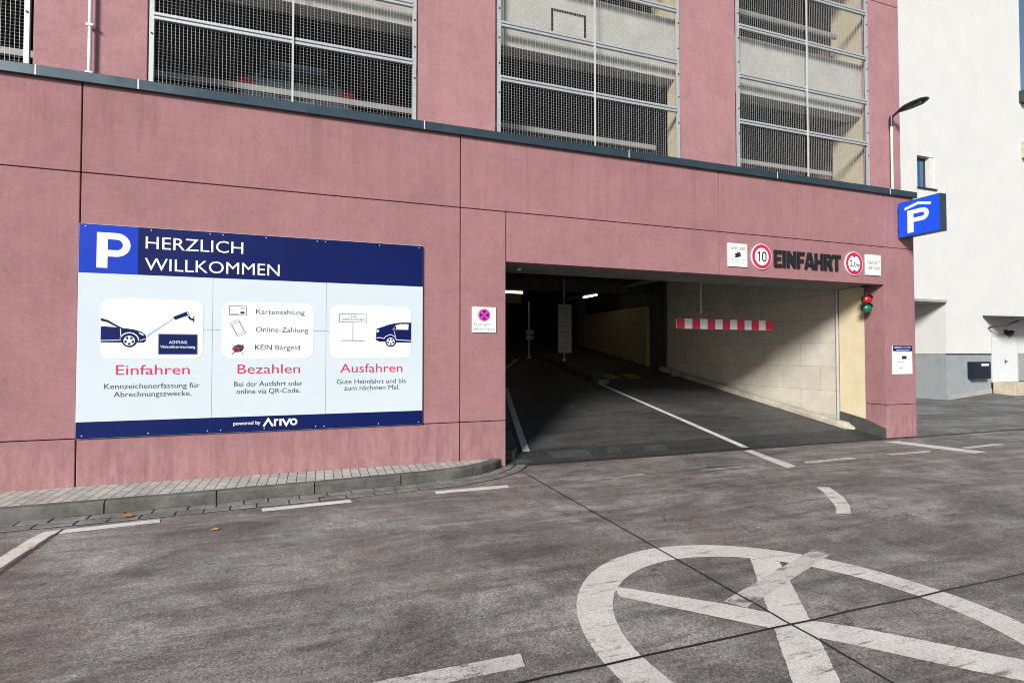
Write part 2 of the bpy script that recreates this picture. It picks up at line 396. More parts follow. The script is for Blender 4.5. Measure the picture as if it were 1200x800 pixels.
# pavement, kerb and gutter follow one bent line
KB = [(-9,-1.0),(-3.5,-.90),(-1.45,-.82),(.29,-.70),(1.32,-.60),(1.80,-.50),(2.12,-.36),(2.36,-.17),(2.52,.02),(2.62,.22),(2.65,.5)]
def resample(P, step):
    out = []; acc = 0; P = [Vector(p) for p in P]
    out.append(P[0].copy()); need = step
    for a, b in zip(P, P[1:]):
        L = (b-a).length; t = 0
        while acc+L-t >= need:
            t += need-acc; out.append(a+(b-a)*(t/L)); acc = 0; need = step
        acc += L-t
    return out
def offs(P, d):
    P = [Vector(p) for p in P]; o = []
    for i in range(len(P)):
        t = (P[min(i+1, len(P)-1)]-P[max(i-1, 0)]).normalized(); o.append(P[i]+Vector((t.y, -t.x))*d)
    return o
KH = .125
inner = offs(KB, -.13)
pv = [tuple(p) for p in inner]
pave = MB().prism([pv+[(2.5, .5), (2.5, .13), (-9, .13)]], GZ, KH-.004, -.02); pave.build('pavement', 'paving_blocks', kind='structure')
kb = MB(); fine = resample(KB, .05)
step = 20
i = 0
while i < len(fine)-1:
    j = min(i+step, len(fine)-1); seg = fine[i:j+1]
    if seg[0].x > 1.2: j = min(i+10, len(fine)-1); seg = fine[i:j+1]
    seg = [seg[0]+(seg[1]-seg[0]).normalized()*.006]+seg[1:-1]+[seg[-1]-(seg[-1]-seg[-2]).normalized()*.006]
    a = seg; b = offs(seg, -.125); c = offs(seg, -.022)
    n = len(a); vs = []; fs = []
    for k in range(n):
        vs += [(a[k].x, a[k].y, -.02), (a[k].x, a[k].y, KH-.022), (c[k].x, c[k].y, KH), (b[k].x, b[k].y, KH), (b[k].x, b[k].y, -.02)]
    for k in range(n-1):
        for q in range(4): fs.append((k*5+q, k*5+q+1, k*5+q+6, k*5+q+5))
    fs += [(0,1,2,3,4), tuple((n-1)*5+q for q in (4,3,2,1,0))]
    kb.add(vs, fs); i = j
kb.build('kerb', 'kerb_stone', kind='structure')
gut = MB(); bed = offs(resample(KB, .1), .0); bed2 = offs(resample(KB, .1), .37)
n = len(bed); MB().add([(p.x, p.y, .003) for p in bed]+[(p.x, p.y, .003) for p in bed2], [(k, k+1, n+k+1, n+k) for k in range(n-1)]).build('gutter_bed', 'joint_dirt', kind='structure')
for row, (d0, d1) in enumerate(((.025, .18), (.20, .355))):
    pos = 0; L = resample(KB, .01); k = 0; k0 = 8*row
    k = k0
    while k < len(L)-40:
        ln = random.randint(23, 31); e = min(k+ln, len(L)-2)
        A, B = offs(L[k:e+1], d0+random.uniform(0, .01)), offs(L[k:e+1], d1-random.uniform(0, .01))
        h = random.uniform(.006, .011)
        q = [A[0], A[-1], B[-1], B[0]]; cn = sum(q, Vector((0, 0)))/4
        t = [p+(cn-p)*.05 for p in q]
        gut.add([(p.x, p.y, .0) for p in q]+[(p.x, p.y, h) for p in t], [(4,5,6,7),(0,1,5,4),(1,2,6,5),(2,3,7,6),(3,0,4,7)])
        k = e+1
gut.build('gutter_stones', 'gutter_stone', kind='structure')

# --- threshold at the gate: dark repair strip, steel channel, lighter repairs
def on_ramp(pts, lift): return [(x, y, ramp_z(y)+lift) for x, y in pts]
def sheet(name, pts, mat, z=.004, ramp=False):
    v = on_ramp(pts, z) if ramp else [(x, y, z) for x, y in pts]
    m = MB(); tr = tessellate_polygon([[Vector(p) for p in v]])
    m.add(v, [tuple(t) for t in tr]); return m.build(name, mat, kind='structure')
sheet('threshold_strip', [(2.66,.02),(10.24,.02),(10.24,.62),(2.95,.60)], 'patch_asphalt', .004, True)
for a, b, c, d in ((3.38,4.05,.16,.46),(4.36,4.62,.22,.44),(5.05,5.5,.2,.46),(2.75,3.0,.06,.2)):
    sheet('asphalt_patch', [(a,c),(b,c),(b+.06,d),(a+.05,d)], 'patch_light', .008, True)
MB().box(2.62, 14, -.10, -.005, -.01, .007).build('drain_channel', 'rusty_steel', kind='structure')
MB().box(14, 60, -.14, -.005, -.01, .007).build('drain_channel', 'rusty_steel', kind='structure')
# --- expansion seams
def seam(pts, wd, z=.0085): return sheet('road_seam', stroke(pts, wd)[0], 'tar', z)
def wob(a, b, n, amp):
    a, b = Vector(a), Vector(b); t = (b-a).normalized(); nn = Vector((-t.y, t.x))
    return [tuple(a+(b-a)*(i/n)+nn*random.uniform(-amp, amp)) for i in range(n+1)]
seam(wob((2.66,-.45), (2.655,-12), 60, .006), .016)
seam(wob((-12,-4.93), (20,-4.915), 110, .006), .018, .0100)
seam(wob((-2.17,-1.3), (-2.2,-12), 50, .006), .016)
# --- painted marks
def ragged(pts, amp=.0026, step=.022):
    P = [Vector((p[0], p[1])) for p in pts]; out = []
    for a, b in zip(P, P[1:]+P[:1]):
        n = max(1, int((b-a).length/step)); t = (b-a).normalized(); nn = Vector((-t.y, t.x))
        for k in range(n): out.append(tuple(a+(b-a)*(k/n)+nn*random.uniform(-amp, amp)+(t*random.uniform(-.3, .3)*step if k else Vector((0, 0)))))
    return out
def mark(pts, mat='road_paint', z=.0045): return sheet('road_marking', ragged(pts), mat, z)
def oval(c, a, b, th, n=110):
    ca, sa = math.cos(R_(th)), math.sin(R_(th))
    return [(c[0]+a*math.cos(2*math.pi*k/n)*ca-b*math.sin(2*math.pi*k/n)*sa, c[1]+a*math.cos(2*math.pi*k/n)*sa+b*math.sin(2*math.pi*k/n)*ca) for k in range(n)]
mk = MB().prism([ragged(oval((2.713,-5.002), 1.450, 1.288, -80.9, 220), .002), ragged(oval((2.708,-4.998), 1.188, 1.065, -79.2, 220)[::-1], .002)], GZ, .0045, .0030).build('road_marking', 'road_paint', kind='structure')
mark([(1.95,-4.10),(2.48,-4.57),(2.77,-4.89),(2.98,-5.06),(3.5,-5.62),(3.62,-5.78),(3.42,-5.92),(3.29,-5.75),(3.04,-5.49),(2.8,-5.21),(2.52,-4.92),(1.90,-4.25)], 'road_paint', .0060)
mark([(3.22,-4.00),(3.42,-4.08),(2.90,-4.80),(2.42,-5.44),(1.95,-6.0),(1.75,-5.9),(2.2,-5.36),(2.62,-4.80)], 'road_paint', .0052)
mark([(2.49,-4.54),(3.85,-4.02),(3.87,-4.16),(2.57,-4.66)], 'road_paint_worn', .0068)
arcm = [(5.70,-2.44),(5.84,-2.49),(5.73,-2.68),(5.56,-2.92),(5.33,-3.17),(5.08,-3.38),(4.94,-3.33),(5.14,-3.16),(5.33,-2.94),(5.56,-2.66)]
mark(arcm)
mark([(-2.60,-4.79),(.05,-4.79),(.05,-4.67),(-2.6,-4.67)], 'road_paint_worn'); mark([(.12,-4.67),(1.04,-4.67),(1.02,-4.795),(.12,-4.79)], 'road_paint_worn')
mark([(-2.30,-1.34),(-1.42,-1.25),(-1.39,-1.37),(-2.20,-1.46),(-2.24,-3.6),(-2.37,-3.6),(-2.33,-1.5)])
mark([(-.53,-1.18),(.36,-1.13),(.38,-1.25),(-.5,-1.31)])
mark([(1.32,-1.08),(2.22,-1.07),(2.20,-1.20),(1.31,-1.21)])
mark([(3.22,-1.08),(4.14,-1.08),(4.12,-1.21),(3.2,-1.21)], 'road_paint_faint')
mark([(5.03,-1.12),(6.0,-1.13),(5.98,-1.25),(5.0,-1.24)], 'road_paint_faint')
mark([(6.72,-.14),(6.88,-.14),(6.50,-1.40),(6.27,-1.46)])
mark([(6.90,-1.16),(7.86,-1.16),(7.84,-1.30),(6.80,-1.30)], 'road_paint_worn'); mark([(7.92,-1.19),(8.2,-1.20),(8.14,-1.29),(7.90,-1.29)], 'road_paint_faint')
mark([(8.65,-1.14),(9.65,-1.17),(9.5,-1.30),(8.63,-1.28)], 'road_paint_worn')
mark([(9.80,-.25),(10.18,-.28),(10.40,-1.58),(10.06,-1.60)])
mark([(10.5,-1.14),(11.6,-1.08),(11.55,-1.21),(10.46,-1.27)], 'road_paint_worn')
# marks on the ramp
def rmark(pts, mat='road_paint', n=None): return sheet('road_marking', pts, mat, .0055 if n is None else n, True)
rmark([(6.86,.05),(7.00,.05),(7.02,5.2),(6.92,5.2)], 'road_paint', .0095)
lft = [(3.10,.55),(3.32,1.4),(3.56,2.3),(3.80,3.2),(4.02,4.0),(4.3,5.0)]
rmark([(x-.06, y) for x, y in lft]+[(x+.06, y) for x, y in lft[::-1]])
for x0 in (7.56, 8.25, 9.02):
    rmark([(x0, 5.85), (x0+.45, 5.85), (x0+.50, 6.45), (x0+.05, 6.45)] if x0 < 9 else [(9.75,6.0),(9.95,6.0),(9.98,6.15),(9.78,6.15)], 'yellow_paint' if x0 < 9 else 'road_paint_worn')
rmark([(4.6,6.6),(4.68,6.6),(6.2,9.2),(6.1,9.2)], 'road_paint_worn')

# ================================================================== PARKING GARAGE
G = thing('parking_garage', (4, .2, 0), 'long dusty pink concrete parking garage with wire mesh bays above its wide drive-in opening', 'building')
def panel(x0, x1, z0, z1, y0=0, y1=.13, mat='pink_concrete', nm='wall_panel'):
    return MB().box(x0+.0075, x1-.0075, y0, y1, z0+.006, z1-.006).build(nm, mat, G, .006)
X = [-9, -2.535, 1.895, 6.379, 10.262, 11.11]
for a, b in zip(X, X[1:]): panel(a, b, 3.672, 4.70)
panel(-9, -2.535, .657, 3.672); panel(-2.535, 1.895, .657, 3.672); panel(1.895, 2.575, .657, 3.672)
panel(2.575, 6.379, 2.94, 3.672); panel(6.379, 10.262, 2.94, 3.672)
for a, b in ((-9,-2.535),(-2.535,1.895),(1.895,2.575)): panel(a, b, 0, .657)
# right pillar, wrapping into the gateway
panel(10.262, 11.11, .640, 3.672, 0, .42); panel(10.262, 11.11, 0, .640, 0, .42)
build_each(MB().box(-9, 2.56, .128, .30, 0, 4.69).box(2.56, 10.25, .128, .30, 2.952, 4.69).box(10.27, 11.10, .128, .30, 3.64, 4.69).box(10.27, 11.10, .005, .13, 3.66, 3.685), 'wall_core', 'joint_backing', G)
# coping
cp = MB()
cp.prism([[(-.055,4.69),(-.055,4.805),(.20,4.835),(.20,4.70)]], lambda u, v, d: (d, u, v), -9, 11.15)
cp.build('coping', 'coping_metal', G, .004)
cj = MB()
for x in (-8.1,-6.1,-2.95,-1.98,1.37,4.6,7.6,10.4): cj.box(x-.006, x+.006, -.0575, -.03, 4.692, 4.806)
build_each(cj, 'coping_joint', 'white_metal', G)
# upper storeys: columns between the bays
BAYS = [(-6.31,-3.06),(-1.95,1.31),(2.46,5.72),(6.88,10.12)]
cols = [(-9,-6.31),(-3.06,-1.95),(1.31,2.46),(5.72,6.88),(10.12,10.99)]
for a, b in cols:
    for z0, z1 in ((4.80,8.585),(8.585,11.0)): panel(a-.0075, b+.0075, z0, z1, .15, .28, 'pink_render', 'column')
panel(-9, 10.99, 11.0, 12.2, .15, .5, 'pink_render', 'parapet')
MB().box(-9, 10.985, .52, 18, 11.2, 11.5).build('roof', 'dark_concrete', G)
build_each(MB().box(10.5, 10.98, .52, 18, 4.7, 11.1).box(10.5, 11.09, .43, 18, 0, 4.68), 'side_wall', 'pink_render', G)
# decks and spandrels behind the mesh
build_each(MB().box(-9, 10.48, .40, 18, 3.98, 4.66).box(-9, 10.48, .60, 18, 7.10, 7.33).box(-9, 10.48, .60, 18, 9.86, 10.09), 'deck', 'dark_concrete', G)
for i, (a, b) in enumerate(BAYS):
    pc = MB(); pc.box(a-.3, b+.3, .30, .58, 6.295, 7.335); pc.box(a-.3, b+.3, .30, .58, 9.06, 10.10); build_each(pc, 'spandrel', 'spandrel_concrete', G)
    build_each(MB().box(a-.25, b+.1, 1.00, 1.04, 5.345, 5.43).box(a-.25, b+.1, 1.045, 1.06, 5.05, 5.10).box(a-.25, b-.25, .60, .64, 7.98, 8.08), 'guard_rail', 'board_grey', G)
    if i >= 2: build_each(MB().box(b+.005, b+.10, .285, .95 if i == 3 else .50, 4.70, 6.29).box(b+.005, b+.10, .285, .95, 7.34, 9.055), 'bay_return', 'bay_plaster', G)
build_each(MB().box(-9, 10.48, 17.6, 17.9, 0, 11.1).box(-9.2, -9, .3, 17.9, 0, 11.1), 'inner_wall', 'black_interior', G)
# hatch drawn by dark slots on the third bay's spandrel
MB().prism([rect(3.42, 4.04, 6.60, 7.04), rect(3.46, 4.00, 6.64, 7.00)[::-1]], FY, .297, .303).build('hatch_frame', 'dark_metal', G)
# mesh screens
ZB = [4.84, 5.69, 6.51, 7.38, 8.26, 9.14, 10.02, 10.9]
for a, b in BAYS:
    sc = MB(); m = (a+b)/2
    sc.box(a+.025, a+.075, .125, .165, 4.84, 10.98).box(b-.075, b-.025, .125, .165, 4.84, 10.98)
    for z in ZB[1:-1]:
        sc.box(a+.075, b-.075, .118, .16, z+.010, z+.043).box(a+.075, b-.075, .118, .16, z-.040, z-.008)
    sc.box(a+.075, b-.075, .122, .16, 10.92, 10.98)
    so_ = sc.build('bay_screen', 'galvanised', G)
    MB().box(m-.012, m+.012, .098, .117, 4.845, 10.95).build('screen_post', 'frame_grey', so_)
    bo = MB()
    for z in ZB[1:-1]:
        for x in (a+.05, b-.05):
            for dz in (-.22, .22): bo.lathe((x, .125, z+dz), (0,-1,0), [(0,.012),(.01,.012),(.012,.001)], 8)
    build_each(bo, 'bolt', 'dark_metal', so_)
    wr = MB(); nx = 72
    for k in range(nx+1):
        x = a+.08+(b-a-.16)*k/nx
        if abs(x-m) > .02: wr.box(x-.0014, x+.0014, .148, .152, 4.84, 10.95)
    z = 4.87
    while z < 10.9:
        if min(abs(z-q) for q in ZB) > .05: wr.box(a+.08, b-.08, .1525, .1560, z-.0005, z+.0005)
        z += .040
    wr.build('wire_mesh', 'wire_metal', so_)
# gateway: soffit, yellow reveal, guide rail, block wall, ceiling
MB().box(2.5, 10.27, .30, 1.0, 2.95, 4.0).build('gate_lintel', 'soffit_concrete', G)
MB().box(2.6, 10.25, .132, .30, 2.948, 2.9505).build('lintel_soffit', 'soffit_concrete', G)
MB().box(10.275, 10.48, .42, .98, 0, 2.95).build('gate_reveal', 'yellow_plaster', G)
MB().tube([(10.235,1.005,.16),(10.235,1.005,2.95)], .022, 10).build('gate_rail', 'galvanised', G)
MB().box(10.26, 10.48, 1.03, 6.9, 0, 3.98).build('block_wall', 'block_wall', G)
MB().box(10.20, 10.48, 6.92, 7.75, 0, 3.98).build('pier', 'dark_concrete', G)
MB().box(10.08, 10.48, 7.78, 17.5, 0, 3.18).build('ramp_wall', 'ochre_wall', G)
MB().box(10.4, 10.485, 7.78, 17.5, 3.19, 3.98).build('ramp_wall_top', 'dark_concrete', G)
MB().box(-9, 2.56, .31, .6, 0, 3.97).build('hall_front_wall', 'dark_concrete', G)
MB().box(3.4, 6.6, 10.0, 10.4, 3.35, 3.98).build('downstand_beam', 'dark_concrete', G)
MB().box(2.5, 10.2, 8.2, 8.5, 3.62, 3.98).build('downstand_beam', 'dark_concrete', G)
for x, r in ((4.2,.05),(4.45,.03),(9.6,.06)): MB().tube([(x,1.0,3.86),(x,17,3.86)], r, 10).build('ceiling_pipe', 'galvanised', G)
for x in (3.2, 9.85): MB().box(x, x+.35, 12.2, 12.55, 0, 3.97).build('hall_column', 'dark_concrete', G)
# dark skirting along the pillar and reveal, and the rounded ramp kerb
sk_ = MB().prism([[(.005,.0),(.005,.19),(.42,.33),(.97,.43),(.97,.05)]], FX, 10.255, 10.276); sk_.build('skirting', 'dark_plinth', G)
rk = MB(); prof = [(10.03,.0),(10.035,.075),(10.07,.115),(10.13,.125),(10.19,.125),(10.19,.0)]
vs = []; ys = [.60,.75,.9]+[1.0+.5*k for k in range(13)]
for k, y in enumerate(ys):
    sh = .16 if k == 0 else (.07 if k == 1 else 0)
    for x, z in prof: vs.append((min(x+sh, 10.21), y, ramp_z(y)-.01+z*(1 if k > 0 else .45)))
m_ = len(prof); fs = [(k*m_+q, k*m_+q+1, (k+1)*m_+q+1, (k+1)*m_+q) for k in range(len(ys)-1) for q in range(m_-1)]
rk.add(vs, fs+[tuple(range(m_)), tuple((len(ys)-1)*m_+q for q in range(m_-1, -1, -1))]); rk.build('ramp_kerb', 'ramp_kerb', G)
MB().add(on_ramp([(9.98,.62),(10.03,.62),(10.03,6.9),(9.98,6.9)], .006), [(0,1,2,3)]).build('edge_line', 'ramp_kerb', G)
# kerb inside the gate on the left, and the ramp island
def ramp_prism(pts, h, nm, mat):
    m = MB(); n = len(pts); tr = tessellate_polygon([[Vector((p[0], p[1], 0)) for p in pts]])
    m.add(on_ramp(pts, -.02)+on_ramp(pts, h), [tuple(i+n for i in t) for t in tr]+[(i, (i+1) % n, (i+1) % n+n, i+n) for i in range(n)])
    return m.build(nm, mat, G, .02)
ramp_prism([(2.62,.30),(2.80,.26),(2.90,.40),(2.98,.8),(3.22,1.7),(3.50,2.6),(3.8,3.6),(3.4,3.6),(2.62,2.2)], .13, 'gate_kerb', 'kerb_stone')
ramp_prism([(6.93,5.25),(7.08,5.18),(7.28,5.3),(7.50,6.4),(7.55,9.2),(7.1,9.2),(6.95,6.5)], .13, 'ramp_island', 'kerb_stone')

# ================================================================== SIGNS ON THE WALL
T = lambda y: y                                         # readability only
# ---- the big welcome board
B = thing('welcome_board', (-.585, -.02, .657), 'huge welcome board with navy header band and three white picture cards', 'sign')
bx0, bx1, bz0, bz1 = -2.532, 1.361, .657, 3.085
MB().box(bx0, bx1, -.030, -.001, bz0, bz1).build('board_panel', 'board_blue', B, .002)
MB().box(-1.960, bx1-.003, -.0322, -.0302, 2.528, bz1-.003).build('header_band', 'navy', B)
MB().box(bx0+.003, -1.960, -.0324, -.0302, 2.528, bz1-.003).build('parking_tile', 'tile_blue', B)
MB().box(bx0+.003, bx1-.003, -.0322, -.0302, bz0+.003, .845).build('footer_band', 'navy', B)
def letter_P(x0, x1, z0, z1, st, bowl):                # outline and hole of a heavy P
    rr = (z1-bowl)/2; cx = x1-rr; o = [(x0, z0), (x0+st, z0), (x0+st, bowl)]+circ(cx, z1-rr, rr, 18, -90, 90)+[(x0, z1)]
    ri = rr-st*.72; hz = z1-rr; h = [(x0+st, hz-ri), (x0+st, hz+ri)]+circ(cx, hz, ri, 14, 90, -90)
    return [o, h]
MB().prism(letter_P(-2.361, -2.034, 2.59, 2.995, .105, 2.722), FY, -.0345, -.0325).build('parking_letter', 'letter_white', B)
t = MB(); put_text(t, 'HERZLICH', -1.885, -.857, 2.838, .142, -.0345); put_text(t, 'WILLKOMMEN', -1.890, -.443, 2.585, .142, -.0345); t.build('header_lettering', 'letter_white', B)
CY = -.0322
cards = [(-2.312,-1.280),(-1.077,-.036),(.167,1.206)]
cdo = []
for a, b in cards: cdo.append(MB().prism([rrect(a, b, 1.557, 2.247, .10)], FY, CY, -.0302).build('picture_card', 'card_white', B))
t = MB(); put_text(t, 'Einfahren', -2.157, -1.418, 1.37, .113, CY, off=-.002); put_text(t, 'Bezahlen', -.905, -.194, 1.37, .113, CY, off=-.002); put_text(t, 'Ausfahren', .292, 1.089, 1.37, .113, CY, off=-.002)
t.build('step_lettering', 'text_red', B)
for body, a, b, z in (('Kennzeichenerfassung für', -2.267, -1.312, 1.210), ('Abrechnungszwecke.', -2.175, -1.397, 1.117), ('Bei der Ausfahrt oder', -.940, -.160, 1.214), ('online via QR-Code.', -.915, -.190, 1.124), ('Gute Heimfahrt und bis', .252, 1.135, 1.223), ('zum nächsten Mal.', .342, 1.053, 1.140)):
    put_text(MB(), body, a, b, z, .060, CY, off=(.002 if 'QR' in body else 0)).build('body_lettering', 'text_grey', B)
t = MB()
for a, b in ((-1.272,-1.085),(-.028,.160)):
    for k in range(6): xx = a+(b-a)*k/6; t.box(xx, xx+.018, CY, -.0302, 1.900, 1.906)
t.build('dashed_link', 'text_grey', B)
t = MB(); put_text(t, 'powered by', -.943, -.642, .745, .044, -.0345, off=.008); t.build('footer_lettering', 'letter_white', B); t = MB()
# the operator's wordmark, capital strokes of one height
wv = [stroke([(-.608,.716),(-.555,.803),(-.502,.716)], .024), stroke([(-.478,.716),(-.478,.790),(-.440,.792)], .024)]
for L in (wv[0], wv[1], stroke([(-.415,.716),(-.415,.803)], .024), stroke([(-.392,.803),(-.348,.722),(-.304,.803)], .024)): t.prism(L, FY, -.0345, -.0325)
t.prism([circ(-.262, .760, .044, 24), circ(-.262, .760, .022, 24)[::-1]], FY, -.0345, -.0325)
t.build('wordmark', 'letter_white', B)
t = MB()
for x in [-2.47,-1.83,-1.22,-1.08,-.6,-.0,.10,.78,1.31]:
    for z in (3.055, .69): t.lathe((x, -.0322, z), (0,-1,0), [(0,.007),(.003,.006),(.004,.001)], 8)
build_each(t, 'screw_head', 'white_metal', B)
build_each(MB().box(-1.184,-1.181,-.0306,-.0300,.846,2.527).box(.113,.116,-.0306,-.0300,.846,2.527), 'panel_seam', 'text_grey', B)
# card 1: car front, camera with its beam, notice
def wheel(mb_d, mb_l, cx, cz, r):
    mb_d.prism([circ(cx, cz, r, 28)], FY, CY-.004, CY-.002)
    mb_l.prism([circ(cx, cz, r*.76, 28)], FY, CY-.0055, CY-.0042)
    for k in range(5):
        a = 90+72*k+36; mb_d.prism([[(cx+r*.22*math.cos(R_(a)), cz+r*.22*math.sin(R_(a)))]+[(cx+r*.66*math.cos(R_(a+q)), cz+r*.66*math.sin(R_(a+q))) for q in (-22, 0, 22)]], FY, CY-.007, CY-.0057)
d = MB(); l = MB(); c0 = -2.309
d.prism([[(c0,2.018),(-2.24,1.995),(-2.15,1.935),(-2.10,1.908),(-1.99,1.893),(-1.91,1.865),(-1.875,1.835),(-1.866,1.80),(-1.868,1.765),(-1.89,1.742),(-1.97,1.742),(-2.12,1.742),(c0,1.742)]], FY, CY-.002, CY)
l.prism([[(c0,1.925),(c0,1.985),(-2.25,1.972),(-2.17,1.925),(-2.152,1.915)]], FY, CY-.0034, CY-.0022)
l.prism(stroke(circ(-2.031,1.762,.092,20,0,180), .012), FY, CY-.0034, CY-.0022)
l.prism(stroke([(c0,1.762),(-2.13,1.768),(-2.112,1.80),(-2.12,1.90)], .008), FY, CY-.0034, CY-.0022)
l.prism([[(-1.94,1.862),(-1.90,1.845),(-1.885,1.825),(-1.905,1.826),(-1.93,1.842)]], FY, CY-.0034, CY-.0022)
l.prism(stroke([(-1.925,1.762),(-1.885,1.782),(-1.870,1.782)], .007), FY, CY-.0034, CY-.0022)
wheel(d, l, -2.031, 1.762, .074)
d.prism([[(-1.598,2.045),(-1.448,2.118),(-1.425,2.075),(-1.575,2.012)]], FY, CY-.002, CY)
d.prism(stroke([(-1.44,2.06),(-1.415,2.025),(-1.385,2.018)], .022), FY, CY-.002, CY); d.box(-1.386,-1.377,CY-.003,CY,1.982,2.058)
l.prism(stroke([(-1.455,2.112),(-1.43,2.062)], .008), FY, CY-.0034, CY-.0022)
d.box(-1.736,-1.346,CY-.003,CY-.0015,1.609,1.838)
MB().prism([[(-1.597,2.030),(-1.590,2.022),(-1.862,1.796),(-1.864,1.826)]], FY, CY-.0012, CY).build('camera_beam', 'beam_blue', cdo[0])
MB().box(-1.746,-1.336,CY-.0013,CY,1.600,1.847).build('notice_frame', 'grey_line', cdo[0])
put_text(l, 'ACHTUNG', -1.634, -1.447, 1.731, .032, CY-.0045, off=.012); put_text(l, 'Videoüberwachung', -1.722, -1.362, 1.680, .030, CY-.0045, off=.010)
d.build('picture_ink', 'navy', cdo[0]); l.build('picture_light', 'card_white', cdo[0])
# card 2: bank card, phone, crossed coins
d = MB(); k_ = MB(); r_ = MB(); ph = MB(); cr = MB(); tx = MB()
d.prism(stroke([(-1.0,2.085),(-.812,2.085),(-.812,2.196),(-1.0,2.196)], .006, True), FY, CY-.001, CY)
k_.prism([circ(-.858,2.115,.026,20,ry=.015)], FY, CY-.0015, CY)
for a, b, z in ((-.99,-.91,2.100),(-.985,-.945,2.140),(-.89,-.83,2.178),(-.87,-.84,2.166)): d.box(a, b, CY-.001, CY, z-.003, z+.003)
def rot(pts, cx, cz, a): ca, sa = math.cos(R_(a)), math.sin(R_(a)); return [(cx+x*ca-z*sa, cz+x*sa+z*ca) for x, z in pts]
for P_ in (rrect(-.052,.052,-.092,.092,.014,4), rect(-.044,.044,-.066,.066)): ph.prism(stroke(rot(P_, -.904, 1.925, 27), .0045, True), FY, CY-.001, CY)
k_.prism([circ(-.905,1.672,.060,28,ry=.040)], FY, CY-.0012, CY); k_.prism([circ(-.893,1.690,.055,28,ry=.034)], FY, CY-.0022, CY-.0013)
r_.prism([circ(-.920,1.664,.034,24), circ(-.920,1.664,.022,24)[::-1]], FY, CY-.0034, CY-.0023)
r_.prism(stroke([(-.885,1.70),(-.862,1.694),(-.870,1.675)], .008), FY, CY-.0034, CY-.0023)
for a, b in (((-.972,1.732),(-.838,1.606)),((-.838,1.732),(-.972,1.606))): cr.prism(stroke([a, b], .005), FY, CY-(.0047 if a[0] < -.9 else .0058), CY-.0036)
put_text(tx, 'Kartenzahlung', -.705, -.143, 2.103, .062, CY, off=.002); put_text(tx, 'Online-Zahlung', -.706, -.100, 1.882, .062, CY, off=.002); put_text(tx, 'Bargeld', -.482, -.198, 1.661, .060, CY, off=.002)
put_text(k_, 'KEIN', -.712, -.522, 1.661, .062, CY, off=.006)
d.build('bank_card_drawing', 'text_grey', cdo[1]); ph.build('phone_drawing', 'text_grey', cdo[1]); cr.build('crossing_lines', 'text_grey', cdo[1]); tx.build('lettering', 'text_grey', cdo[1]); k_.build('picture_ink', 'ink', cdo[1]); r_.build('coin_mark', 'sign_red', cdo[1])
# card 3: farewell sign on its post, car tail
d = MB(); l = MB(); g_ = MB(); c1 = 1.204
g_.prism(stroke(rect(.279,.622,2.026,2.132), .006, True), FY, CY-.001, CY); g_.box(.443,.450,CY-.001,CY,1.790,2.022); g_.prism([[(.285,1.780),(.605,1.780),(.57,1.790),(.32,1.790)]], FY, CY-.001, CY)
put_text(g_, 'AUF', .415, .490, 2.085, .026, CY-.0006); put_text(g_, 'WIEDERSEHEN', .300, .603, 2.045, .026, CY-.0006)
d.prism([[(.735,1.80),(.742,1.85),(.748,1.945),(.80,1.962),(.90,2.000),(.99,2.022),(1.08,2.033),(c1,2.033),(c1,1.765),(1.03,1.765),(.86,1.775),(.78,1.775)]], FY, CY-.002, CY)
l.prism([[(.955,1.937),(1.00,1.995),(1.06,2.012),(1.170,2.012),(1.165,1.937)]], FY, CY-.0034, CY-.0022)
l.prism(stroke([(.745,1.825),(.80,1.828),(.845,1.815),(.868,1.845),(.93,1.872),(.985,1.845),(1.01,1.80),(c1,1.79)], .009), FY, CY-.0034, CY-.0022)
l.prism(stroke([(.975,1.93),(.985,1.88),(1.0,1.845)], .005), FY, CY-.0034, CY-.0022)
l.prism([circ(.765,1.915,.016,14)], FY, CY-.0034, CY-.0022)
d.prism([[(.962,1.943),(.995,1.985),(1.01,1.943)]], FY, CY-.0046, CY-.0036)
wheel(d, l, .932, 1.776, .070)
d.build('picture_ink', 'navy', cdo[2]); l.build('picture_light', 'card_white', cdo[2]); g_.build('picture_lines', 'text_grey', cdo[2])

# ---- small fire-lane sign left of the gateway
o = thing('stopping_sign', (2.24, -.01, 1.915), 'small square white sign with a violet crossed disc left of the gateway', 'sign')
MB().box(2.062, 2.418, -.018, -.002, 1.915, 2.277).build('plate', 'sign_white', o, .002)
MB().prism([circ(2.240,2.163,.089,36)], FY, -.0196, -.0182).build('disc', 'sign_magenta', o)
q = MB()
for k in range(4):
    a = 45+90*k; q.prism([[(2.240+.018*math.cos(R_(a+45)), 2.163+.018*math.sin(R_(a+45)))]+[(2.240+.068*math.cos(R_(a+45+s_)), 2.163+.068*math.sin(R_(a+45+s_))) for s_ in (-31,-15,0,15,31)]], FY, -.021, -.0198)
q.build('disc_field', 'sign_violet', o)
q = MB(); put_text(q, 'Feuerwehr-', 2.088, 2.376, 2.013, .038, -.0186); put_text(q, 'aufstellfläche', 2.078, 2.406, 1.950, .038, -.0186); q.build('lettering', 'ink', o)
